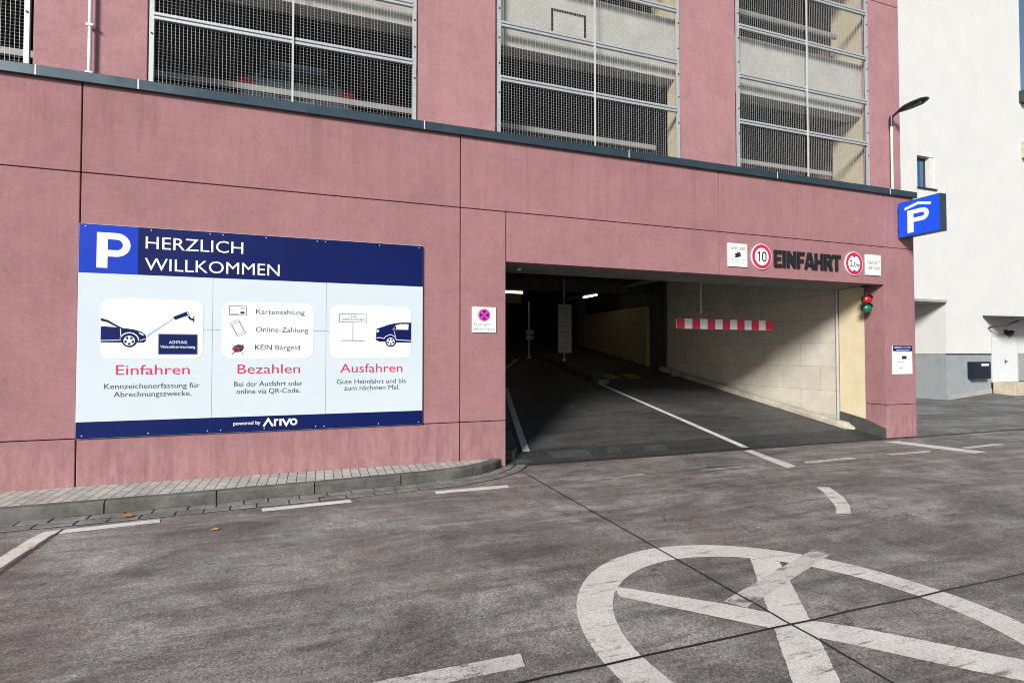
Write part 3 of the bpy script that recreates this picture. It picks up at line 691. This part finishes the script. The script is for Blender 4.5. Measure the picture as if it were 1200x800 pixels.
# ---- camera notice
o = thing('camera_notice', (6.74, -.01, 3.095), 'white square notice with a black camera symbol, leftmost above the gateway', 'sign')
MB().box(6.540, 6.944, -.024, -.002, 3.097, 3.492).build('plate', 'sign_white', o, .002)
q = MB(); put_text(q, 'ACHTUNG', 6.598, 6.894, 3.385, .046, -.0246, off=.015)
q.prism([rot([(-.06,-.03),(.055,-.03),(.055,.045),(-.06,.045)], 6.748, 3.290, 14)], FY, -.026, -.0242); q.prism(stroke([(6.74,3.33),(6.735,3.362)], .014), FY, -.0255, -.0242); q.prism(stroke([(6.70,3.275),(6.672,3.250)], .016), FY, -.0255, -.0242)
put_text(q, 'DIESER BEREICH WIRD', 6.565, 6.915, 3.205, .022, -.0246); put_text(q, 'VIDEOÜBERWACHT', 6.60, 6.885, 3.160, .022, -.0246); q.build('lettering', 'ink', o)
# ---- round signs
def round_sign(cx, cz, label, deco):
    o = thing('round_road_sign', (cx, -.01, cz-.222), label, 'road sign', 'round red rimmed signs beside the black lettering')
    MB().lathe((cx, -.002, cz), (0,-1,0), [(0,.222),(.022,.222),(.024,.220)], 48).build('plate', 'sign_white', o)
    MB().prism([circ(cx, cz, .210, 56), circ(cx, cz, .152, 56)[::-1]], FY, -.0278, -.0262).build('rim', 'sign_red', o)
    q = MB(); deco(q); q.build('lettering', 'ink', o)
round_sign(7.257, 3.299, 'round red rimmed speed sign reading 10', lambda q: (q.prism([[(7.196,3.212),(7.222,3.212),(7.222,3.388),(7.200,3.388),(7.158,3.352),(7.172,3.336),(7.196,3.356)]], FY, -.0278, -.0262), q.prism([rrect(7.262,7.362,3.212,3.388,.048,7), rrect(7.287,7.337,3.237,3.363,.024,7)[::-1]], FY, -.0278, -.0262)))
def hdec(q):
    put_text(q, '2', 9.338, 9.412, 3.242, .118, -.0275, off=.008); put_text(q, ',', 9.424, 9.438, 3.242, .10, -.0275, off=.02); put_text(q, '0', 9.448, 9.512, 3.242, .092, -.0275, off=.008); put_text(q, 'm', 9.526, 9.592, 3.242, .075, -.0275, off=.012)
    q.prism([[(9.408,3.452),(9.498,3.452),(9.453,3.415)]], FY, -.0282, -.0264); q.prism([[(9.408,3.150),(9.498,3.150),(9.453,3.188)]], FY, -.0282, -.0264)
round_sign(9.453, 3.301, 'round red rimmed height limit sign reading 2,0 m', hdec)
# ---- rules notice
o = thing('rules_notice', (9.95, -.01, 3.105), 'plain white notice with two text lines, rightmost above the gateway', 'sign')
MB().box(9.752, 10.150, -.024, -.002, 3.108, 3.497).build('plate', 'sign_white', o, .002)
q = MB(); put_text(q, 'HIER GILT', 9.798, 10.118, 3.316, .060, -.0246, off=.008); put_text(q, 'DIE StVO', 9.808, 10.118, 3.214, .060, -.0246, off=.008); q.build('lettering', 'ink', o)
# ---- EINFAHRT, eight thick letters standing off the wall
o = thing('entrance_lettering', (8.35, -.02, 3.14), 'thick black raised letters spelling EINFAHRT between the two round signs', 'sign')
z0, z1, sw = 3.140, 3.436, .056
def bars(*L): return L
def letter(ch, x, wd):
    m = z0+(z1-z0)*.50; a, b = x, x+wd; hs = sw*.5
    if ch == 'E': return [[(a,z0),(b,z0),(b,z0+sw),(a+sw,z0+sw),(a+sw,m-hs),(b-.02,m-hs),(b-.02,m+hs),(a+sw,m+hs),(a+sw,z1-sw),(b,z1-sw),(b,z1),(a,z1)]]
    if ch == 'F': return [[(a,z0),(a+sw,z0),(a+sw,m-hs-.01),(b-.02,m-hs-.01),(b-.02,m+hs-.01),(a+sw,m+hs-.01),(a+sw,z1-sw),(b,z1-sw),(b,z1),(a,z1)]]
    if ch == 'I': return [[(a,z0),(b,z0),(b,z1),(a,z1)]]
    if ch == 'N': return [[(a,z0),(a+sw*.95,z0),(a+sw*.95,z1-.16),(b-sw*1.0,z0),(b,z0),(b,z1),(b-sw*.95,z1),(b-sw*.95,z0+.16),(a+sw*1.0,z1),(a,z1)]]
    if ch == 'H': return [[(a,z0),(a+sw,z0),(a+sw,m-hs),(b-sw,m-hs),(b-sw,z0),(b,z0),(b,z1),(b-sw,z1),(b-sw,m+hs),(a+sw,m+hs),(a+sw,z1),(a,z1)]]
    if ch == 'T': c = (a+b)/2; return [[(c-sw/2,z0),(c+sw/2,z0),(c+sw/2,z1-sw),(b,z1-sw),(b,z1),(a,z1),(a,z1-sw),(c-sw/2,z1-sw)]]
    if ch == 'A': c = (a+b)/2; return [[(a,z0),(a+sw,z0),(a+sw+.014,z0+.055),(b-sw-.014,z0+.055),(b-sw,z0),(b,z0),(c+.042,z1),(c-.042,z1)], [(c-.038,z0+.11),(c,z1-.075),(c+.038,z0+.11)]]
    if ch == 'R':
        rr = .085; cz = z1-rr
        return [[(a,z0),(a+sw,z0),(a+sw,z1-2*rr),(a+sw+.022,z1-2*rr),(b-sw*1.08,z0),(b+.006,z0),(b-sw*.62,z1-2*rr+.012)]+circ(b-rr, cz, rr, 10, -55, 90)+[(a,z1)], [(a+sw,cz-.030),(a+sw,cz+.030)]+circ(b-rr-.008, cz, .030, 8, 90, -90)]
x = 7.534
for ch, wd, gp in zip('EINFAHRT', (.168,.064,.205,.165,.232,.198,.192,.200), (.030,.033,.033,.006,.012,.033,.008,0)):
    MB().prism(letter(ch, x, wd), FY, -.036, -.010).build('letter', 'letter_black', o, .002); x += wd+gp
st_ = MB()
for xx in (7.60, 7.73, 7.87, 8.1, 8.32, 8.62, 8.83, 9.06): st_.tube([(xx, -.014, 3.3), (xx, .002, 3.3)], .008, 8)
build_each(st_, 'stand_off', 'dark_metal', o)
# ---- information sheet on the pillar
o = thing('information_sign', (10.71, -.01, 1.226), 'upright white information sheet with navy header on the right pillar', 'sign')
MB().box(10.442, 10.978, -.020, -.002, 1.226, 1.776).build('plate', 'sign_white', o, .002)
MB().box(10.4425, 10.9775, -.0216, -.0202, 1.668, 1.7755).build('header_band', 'navy', o)
q = MB(); put_text(q, 'HERZLICH', 10.468, 10.690, 1.724, .030, -.0222, off=.012); put_text(q, 'WILLKOMMEN', 10.706, 10.945, 1.724, .028, -.0222, off=-.004); q.box(10.53, 10.90, -.0224, -.0218, 1.686, 1.694); q.build('header_lettering', 'letter_white', o)
q = MB(); 
for z in (1.645, 1.455, 1.395, 1.292): q.prism([circ(10.525, z, .013, 14)], FY, -.0215, -.0202)
for a, b, z in ((10.56,10.77,1.645),(10.58,10.70,1.625),(10.56,10.76,1.457),(10.56,10.70,1.395),(10.60,10.72,1.345),(10.56,10.72,1.295)): q.box(a, b, -.0212, -.0202, z-.005, z+.005)
q.build('text_lines', 'grey_line', o)
MB().box(10.692, 10.818, -.0216, -.0202, 1.517, 1.577).build('picture', 'letterbox_metal', o)

# ---- blue P lightbox
o = thing('parking_lightbox', (10.735, 0, 3.86), 'blue illuminated box sign with white P and roof symbol projecting from the wall', 'sign')
MB().box(10.650, 10.82, -.785, -.03, 3.858, 4.543).build('case', 'coping_metal', o, .006)
MB().box(10.66, 10.81, -.03, .01, 3.98, 4.05).box(10.66, 10.81, -.03, .01, 4.36, 4.43).build('bracket', 'dark_metal', o)
MB().box(10.6465, 10.6495, -.770, -.030, 3.873, 4.528).build('face', 'lightbox_blue', o)
FP = lambda u, v, d: (d, -u, v)
q = MB().prism(letter_P(.200, .590, 3.925, 4.352, .112, 4.115), FP, 10.6445, 10.6463); q.build('parking_letter', 'letter_white', o)
MB().prism(stroke([(.150,4.395),(.40,4.458),(.628,4.397)], .050), FP, 10.6445, 10.6463).build('roof_symbol', 'letter_white', o)
# ---- traffic light
o = thing('traffic_light', (10.08, .2, 2.41), 'small two lens red over green traffic light hanging under the gateway lintel', 'traffic light')
ax = Vector((-.55,-1,-.02)).normalized(); cL = Vector((10.075,.20,2.675)); cG = Vector((10.070,.20,2.505))
MB().lathe(cL, -ax, [(-.005,.088),(.05,.092),(.09,.075),(.12,.03)], 24).lathe(cG, -ax, [(-.005,.088),(.05,.092),(.09,.075),(.12,.03)], 24).tube([cL+Vector((.03,.05,.05)), cG+Vector((.03,.05,-.08))], .05, 12).build('housing', 'dark_metal', o, smooth=True)
for c, nm, ml in ((cL,'red_lens','lens_red'),(cG,'green_lens','lens_green')):
    MB().lathe(c, ax, [(-.004,.080),(.012,.078),(.03,.062),(.042,.038),(.047,.012),(.0475,.0005)], 28).build(nm, ml, o, smooth=True)
for c in (cL, cG):
    hv = []; up3 = Vector((0,0,1)); sd = ax.cross(up3).normalized()
    for q_ in (0., .075):
        for k in range(13):
            a = R_(15+150*k/12); hv.append(c+sd*math.cos(a)*.092+up3*math.sin(a)*.092+ax*(q_*(.4+.6*math.sin(a))))
    hd_ = MB().add(hv, [(k, k+1, k+14, k+13) for k in range(12)]).build('hood', 'dark_metal', o); sm_ = hd_.modifiers.new('solid', 'SOLIDIFY'); sm_.thickness = .006
MB().tube([(10.10,.24,2.75),(10.10,.24,2.945)], .018, 10).box(10.05,10.15,.19,.29,2.915,2.945).build('bracket', 'dark_metal', o)
# ---- height bar
o = thing('height_limit_bar', (7.9, 1.5, 2.1), 'red and white striped height limit bar hanging in the gateway', 'barrier')
by = 1.5; xs0, xs1 = 6.62, 9.02; nst = 13; us = [xs0+(xs1-xs0)*k/nst for k in range(nst+1)]
MB().box(xs0, xs1, by+.004, by+.034, 2.112, 2.312).build('bar', 'bar_white', o, .004)
for k in range(0, nst, 2): MB().box(us[k], us[k+1], by-.0005, by+.0035, 2.113, 2.311).build('stripe', 'bar_red', o)
MB().tube([(7.21, by+.02, 2.42), (7.21, by+.02, 3.98)], .014, 8).tube([(7.21,by+.02,2.31),(7.21,by+.02,2.43)], .005, 6).build('hanging_rod', 'galvanised', o)
MB().tube([(8.75, by+.03, 2.31), (8.75, by+.03, 3.98)], .004, 6).build('hanging_wire', 'dark_metal', o)
# ---- hanging info board and post on the ramp
o = thing('ramp_board', (7.25, 8, 1.29), 'tall narrow grey notice board on a thin pole on the ramp island', 'sign')
MB().box(7.045, 7.50, 7.98, 8.005, 1.995, 3.17).build('upper_panel', 'board_grey', o, .003)
MB().box(7.045, 7.50, 7.98, 8.005, 1.66, 1.985).build('lower_panel', 'board_grey', o, .003)
MB().tube([(7.26, 8.02, 1.40), (7.26, 8.02, 3.98)], .02, 8).tube([(7.26,8.02,1.40),(7.26,8.02,1.48)], .055, 10).build('pole', 'galvanised', o)
q = MB()
for z, a, b in ((3.05,7.09,7.46),(2.9,7.15,7.35),(2.85,7.15,7.42),(2.62,7.1,7.4),(2.5,7.1,7.45),(2.3,7.12,7.4),(2.15,7.15,7.42),(1.88,7.1,7.45),(1.78,7.1,7.4)): q.box(a, b, 7.976, 7.98, z-.012, z+.012)
q.build('text_lines', 'grey_line', o)
o = thing('sign_post', (6.63, 9.4, 1.5), 'thin grey post with two small plates deep inside the garage', 'post')
MB().tube([(6.63,9.4,1.45),(6.63,9.4,3.35)], .03, 10).tube([(6.63,9.4,1.48),(6.63,9.4,1.54)], .1, 12).build('pole', 'galvanised', o)
for z in (2.28, 2.10): MB().box(6.50, 6.76, 9.33, 9.36, z, z+.14).build('plate', 'board_grey', o)
# ---- tube lights
def tube_light(p, q_, label):
    o = thing('tube_light', tuple((Vector(p)+Vector(q_))/2), label, 'ceiling light', 'lit fluorescent tubes under the garage ceiling')
    a, b = Vector(p), Vector(q_)
    MB().tube([a, b], .032, 10).build('tube', 'tube_light', o)
    up_ = Vector((0,0,.07)); MB().tube([a+up_, b+up_], .035, 8).tube([a+(b-a)*.1+up_, a+(b-a)*.1+Vector((0,0,.3))], .01, 6).tube([a+(b-a)*.9+up_, a+(b-a)*.9+Vector((0,0,.3))], .01, 6).build('fixture', 'galvanised', o)
tube_light((8.55,9.2,3.55), (9.35,9.75,3.72), 'lit tube light right of the hanging notice board')
tube_light((5.55,9.0,3.60), (6.25,9.0,3.60), 'lit tube light nearest left of the hanging notice board')
tube_light((4.65,9.0,3.62), (5.25,9.0,3.62), 'lit tube light half hidden by the left wall edge')
o = MB().lathe((2.98,.55,2.952), (0,0,-1), [(0,.035),(.02,.035),(.035,.02),(.04,.001)], 14).build('motion_sensor', 'white_metal', origin=(2.98,.55,2.95)); tag(o, 'tiny white round sensor under the gateway lintel', 'sensor')

# ---- street lamp on the coping
o = thing('street_lamp', (10.65, .10, 4.82), 'slim pole lamp with flat dark head standing on the coping', 'street lamp')
MB().tube([(10.65,.08,4.80),(10.65,.08,6.22)], .022, 12).build('pole', 'white_metal', o)
MB().tube([(10.65,.08,6.10),(10.65,.08,6.30)], .036, 12).tube([(10.65,.08,6.26),(10.65,.03,6.30),(10.65,-.04,6.33),(10.65,-.12,6.34)], .024, 10).build('arm', 'dark_metal', o, smooth=True)
hd = MB(); pr = [(-.06,.03,.035),(-.12,.06,.055),(-.20,.10,.065),(-.36,.125,.062),(-.52,.11,.05),(-.60,.06,.025)]
vs = []; 
for y, hw, hh in pr:
    for k in range(12):
        a = 2*math.pi*k/12; vs.append((10.65+hw*math.cos(a), y, 6.335+(-y)*.05+(hh if math.sin(a) > 0 else hh*.6)*math.sin(a)))
hd.add(vs, [(i*12+k, i*12+(k+1) % 12, (i+1)*12+(k+1) % 12, (i+1)*12+k) for i in range(5) for k in range(12)]+[tuple(range(12)), tuple(60+k for k in range(11,-1,-1))])
ho = hd.build('lamp_head', 'dark_metal', o, smooth=True)
MB().prism([rrect(10.585,10.715,-.52,-.24,.03,4)], GZ, 6.312, 6.335).build('lamp_glass', 'dark_metal', ho)
# ---- white conduit on the left column
o = thing('conduit_pipe', (-2.505, .10, 4.83), 'thin white vertical pipe on the pink column at upper left', 'pipe')
MB().tube([(-2.505,.092,4.83),(-2.505,.092,11.6)], .020, 12).build('pipe', 'white_metal', o)
q = MB()
for z in (4.86, 5.42, 6.6, 7.8, 9.0): q.box(-2.540,-2.470,.066,.152,z-.012,z+.012)
build_each(q, 'pipe_clip', 'white_metal', o)

# ---- car parked behind the mesh
CX, CYr, CZ = -.32, 1.80, 4.66
o = thing('parked_car', (CX, CYr+2.1, CZ), 'slate blue car seen from behind through the mesh of the upper parking deck', 'car')
o.scale = (1, 1, 1.17)
body = MB(); ST = [(0,.72,.42,1.00,.86),(.05,.84,.30,1.06,.88),(.30,.885,.22,1.06,.92),(1.0,.90,.20,1.03,.92),(2.2,.90,.20,1.00,.9),(3.2,.89,.22,.95,.86),(3.9,.82,.26,.80,.78),(4.2,.62,.36,.64,.6)]
vs = []; m_ = 14
for y, hw, zb, zt, sh in ST:
    for k in range(m_):
        a = 2*math.pi*(k+.5)/m_; c, s_ = math.cos(a), math.sin(a)
        vs.append((CX+hw*math.copysign(abs(c)**.38, c), CYr+y, CZ+(zb+zt)/2+(zt-zb)/2*math.copysign(abs(s_)**.5, s_)))
body.add(vs, [(i*m_+k, i*m_+(k+1) % m_, (i+1)*m_+(k+1) % m_, (i+1)*m_+k) for i in range(len(ST)-1) for k in range(m_)]+[tuple(range(m_)), tuple((len(ST)-1)*m_+k for k in range(m_-1,-1,-1))])
body.build('body', 'car_paint', o, smooth=True)
cab = MB(); CS = [(.10,.76,.92,1.08),(.22,.80,.95,1.22),(.42,.72,1.0,1.42),(.8,.68,1.0,1.52),(1.6,.68,1.0,1.55),(2.2,.67,1.0,1.50),(2.9,.72,.95,1.08)]
vs = []
for y, hw, zb, zt in CS:
    for k in range(m_):
        a = 2*math.pi*(k+.5)/m_; c, s_ = math.cos(a), math.sin(a)
        top = (s_+1)/2; vs.append((CX+(hw-.16*top+.10*(1-top))*math.copysign(abs(c)**.55, c), CYr+y, CZ+(zb+zt)/2+(zt-zb)/2*math.copysign(abs(s_)**.6, s_)))
cab.add(vs, [(i*m_+k, i*m_+(k+1) % m_, (i+1)*m_+(k+1) % m_, (i+1)*m_+k) for i in range(len(CS)-1) for k in range(m_)]+[tuple(range(m_)), tuple((len(CS)-1)*m_+k for k in range(m_-1,-1,-1))])
cb_ = cab.build('cabin', 'car_paint', o, smooth=True)
MB().add([(CX-.60,CYr+.135,CZ+1.13),(CX+.60,CYr+.135,CZ+1.13),(CX+.42,CYr+.345,CZ+1.37),(CX-.42,CYr+.345,CZ+1.37)], [(0,1,2,3)]).build('rear_window', 'car_glass', o)
MB().box(CX-.44,CX+.44,CYr+.24,CYr+.50,CZ+1.405,CZ+1.44).build('spoiler', 'car_paint', o, .01)
for sx in (-1, 1):
    MB().prism([[(CX+sx*.87,CZ+.86),(CX+sx*.87,CZ+1.04),(CX+sx*.66,CZ+1.06),(CX+sx*.68,CZ+.88)]], FY, CYr-.03, CYr+.16).build('tail_light', 'tail_red', o, .012)
MB().box(CX-.80,CX+.80,CYr-.06,CYr+.12,CZ+.38,CZ+.64).build('bumper', 'car_plastic', o, .03)
lp = MB().box(CX-.26,CX+.26,CYr-.035,CYr+.02,CZ+.80,CZ+.91).build('number_plate', 'plate_white', o)
MB().box(CX-.26,CX-.215,CYr-.037,CYr-.0355,CZ+.802,CZ+.908).build('plate_band', 'plate_blue', lp)
q = MB()
for k in range(7): q.box(CX-.19+.06*k, CX-.155+.06*k, CYr-.0375, CYr-.0355, CZ+.825, CZ+.885)
q.build('plate_marks', 'ink', lp)
q = MB().prism([circ(CX+.03,CZ+1.0,.06,24), circ(CX+.03,CZ+1.0,.048,24)[::-1]], FY, CYr-.01, CYr+.05)
for L in ([(CX-.012,CZ+1.032),(CX+.012,CZ+.958),(CX+.03,CZ+1.0),(CX+.048,CZ+.958),(CX+.072,CZ+1.032)],): q.prism(stroke(L, .012), FY, CYr-.008, CYr+.03)
q.build('badge', 'white_metal', o)
for sx in (-1, 1):
    for yy in (.75, 3.35):
        wh = MB().lathe((CX+sx*.80, CYr+yy, CZ+.32), (sx,0,0), [(-.10,.30),(-.08,.32),(.06,.32),(.09,.29),(.09,.20)], 24).build('wheel', 'tyre', o, smooth=True)
        MB().lathe((CX+sx*.895, CYr+yy, CZ+.32), (sx,0,0), [(0,.20),(.01,.19),(.012,.05),(.014,.001)], 20).build('rim', 'galvanised', wh)

# ================================================================== WHITE BUILDING BEHIND
W = thing('white_building', (20, 8, 0), 'tall white rendered building with grey plinth behind the pink garage', 'building')
YB = 5.573
wl = MB(); wx0, wx1, wz0, wz1 = 19.66, 20.55, 7.44, 8.56
wl.box(12, wx0, YB, 12, 3.54, 22); wl.box(wx1, 25.54, YB, 12, 3.54, 22); wl.box(wx0, wx1, YB, 12, wz1, 22); wl.box(wx0, wx1, YB, 12, 3.54, wz0); wl.box(wx0, wx1, YB+.3, 12, wz0, wz1)
wl.build('upper_wall', 'white_render', W)
MB().box(20.99, 25.54, YB, 12, 1.64, 3.54).build('lower_wall', 'white_render', W)
MB().box(20.96, 23.36, YB-.03, 12, .0, 1.63).build('plinth', 'grey_plinth', W, .006)
MB().box(20.94, 23.38, YB-.045, YB-.03, 1.60, 1.645).build('plinth_trim', 'canopy_metal', W)
MB().prism([[(20.95,-.02),(23.37,-.02),(23.37,.37),(20.95,.17)]], FY, YB-.05, YB-.031).build('plinth_foot', 'pale_concrete', W)
MB().box(12.0, 20.95, 11.8, 12, 0, 3.54).build('passage_wall', 'grey_plinth', W)
MB().box(19.2, 20.93, YB-.10, YB+.9, 3.44, 3.535).build('passage_canopy', 'pale_concrete', W, .01)
wf = MB().box(wx0+.02, wx0+.09, YB+.16, YB+.22, wz0+.02, wz1-.02).box(wx1-.30, wx1-.23, YB+.16, YB+.22, wz0+.02, wz1-.02).box(wx0+.09, wx1-.30, YB+.16, YB+.22, wz0+.02, wz0+.09).box(wx0+.09, wx1-.30, YB+.16, YB+.22, wz1-.09, wz1-.02).build('window', 'dark_metal', W)
MB().box(wx0+.09, wx1-.30, YB+.18, YB+.20, wz0+.09, wz1-.09).build('pane', 'window_glass', wf)
MB().box(wx0-.03, wx1+.06, YB-.05, YB+.2, wz0-.05, wz0+.0).build('window_sill', 'dark_metal', W)
MB().box(wx1-.23, wx1, YB+.02, YB+.29, wz0+.002, wz1-.002).build('window_reveal', 'white_render', W)
MB().box(25.54, 40, YB+.02, 12, 1.0, 11.3).build('side_wing', 'white_render', W)
MB().box(25.42, 40, YB-.25, 12.2, 11.3, 11.75).build('roof_edge', 'canopy_metal', W)
MB().box(25.48, 27.2, YB-.25, YB+.02, 9.15, 9.80).build('vent_box', 'beige_stone', W, .02)
MB().box(24.97, 40, YB-.03, YB, .62, 1.66).build('side_plinth', 'grey_plinth', W)
dr = MB().box(23.44, 24.93, YB-.02, YB+.04, .58, 2.27).build('door', 'door_white', W, .004)
MB().box(23.40, 24.97, YB-.04, YB, 2.28, 2.33).box(23.40, 23.437, YB-.03, YB, .6, 2.28).box(24.937, 24.967, YB-.03, YB, .6, 2.28).build('door_frame', 'frame_grey', dr)
MB().tube([(24.20,YB-.02,1.36),(24.20,YB-.06,1.36),(24.30,YB-.06,1.36)], .012, 8).box(24.18,24.22,YB-.03,YB-.02,1.27,1.42).build('door_handle', 'dark_metal', dr)
cn = MB().prism([[(YB,2.97),(YB-1.0,2.89),(YB-1.0,2.95),(YB,3.04)]], lambda u, v, d: (d, u, v), 23.0, 30); cn.build('door_canopy', 'canopy_metal', W, .01)
MB().tube([(23.02,YB-1.02,2.86),(29,YB-1.02,2.86)], .06, 10).tube([(23.25,YB-1.02,2.83),(23.25,YB-.6,2.66),(23.25,YB-.06,2.60)], .035, 8).build('gutter_pipe', 'canopy_metal', W)
o = thing('wall_lamp', (24.29, YB, 2.45), 'small dark wall lamp above the white door', 'wall lamp')
MB().lathe((24.29,YB-.001,2.45), (0,-1,0), [(0,.09),(.04,.09),(.05,.06)], 16).build('base', 'canopy_metal', o)
MB().lathe((24.32,YB-.05,2.45), (.35,-.8,-.45), [(0,.05),(.05,.10),(.18,.12),(.20,.02)], 16).build('lamp_head', 'dark_metal', o, smooth=True)
o = thing('letterbox', (22.5, YB-.03, .74), 'dark letterbox with a small white label on the grey plinth', 'letterbox')
MB().box(22.04, 22.95, YB-.26, YB-.031, .74, 1.35).build('box', 'letterbox_metal', o, .015)
MB().box(22.43, 22.83, YB-.264, YB-.2605, 1.20, 1.28).build('label_plate', 'sign_white', o)
MB().box(22.40, 22.88, YB-.272, YB-.2605, 1.00, 1.02).build('slot', 'dark_metal', o)
for k in range(4):
    lab = ('pale sandstone block at the left end of the step under the white door', 'pale sandstone block in the middle of the step under the white door', 'pale sandstone block at the photo edge under the white door', 'pale sandstone block beyond the white door')[k]
    q = MB().box(23.40+.86*k, 24.245+.86*k, YB-.75, YB-.06, .10, .60).build('step_block', 'beige_stone', bevel=.015, origin=(23.82+.86*k, YB-.4, .1)); tag(q, lab, 'stone block', 'sandstone step blocks')

# ================================================================== FALLEN LEAVES
def leaf(x, y, z, a, sc, mat, label):
    P_ = [(0,-.5),(.16,-.32),(.34,-.12),(.26,.02),(.30,.22),(.12,.30),(0,.52),(-.12,.30),(-.30,.20),(-.26,.02),(-.36,-.14),(-.15,-.32)]
    q = rot(P_, 0, 0, a); top = [(x+u*sc, y+v*sc, z+.004+.05*abs(math.sin(3*u+5*v))*sc*2) for u, v in q]
    n = len(top); m = MB().add([(x, y, z+.012)]+top, [(0, k+1, (k+1) % n+1) for k in range(n)])
    o = m.build('fallen_leaf', mat, origin=(x, y, z)); sl_ = o.modifiers.new('solid', 'SOLIDIFY'); sl_.thickness = .0012
    tag(o, label, 'leaf', 'autumn leaves on the ground')
leaf(-1.74,-1.10,.015, 40, .14, 'leaf_orange', 'orange brown leaf lying on the gutter stones')
leaf(-.86,-1.80,.004, 110, .085, 'leaf_yellow', 'pale leaf lying out on the road below the kerb')
leaf(-2.19,-1.86,.012, 20, .075, 'leaf_yellow', 'yellow leaf lying on the seam beside the left corner marking')
leaf(.05,-.95,.018, 70, .075, 'leaf_orange', 'small reddish leaf against the kerb below the welcome board')
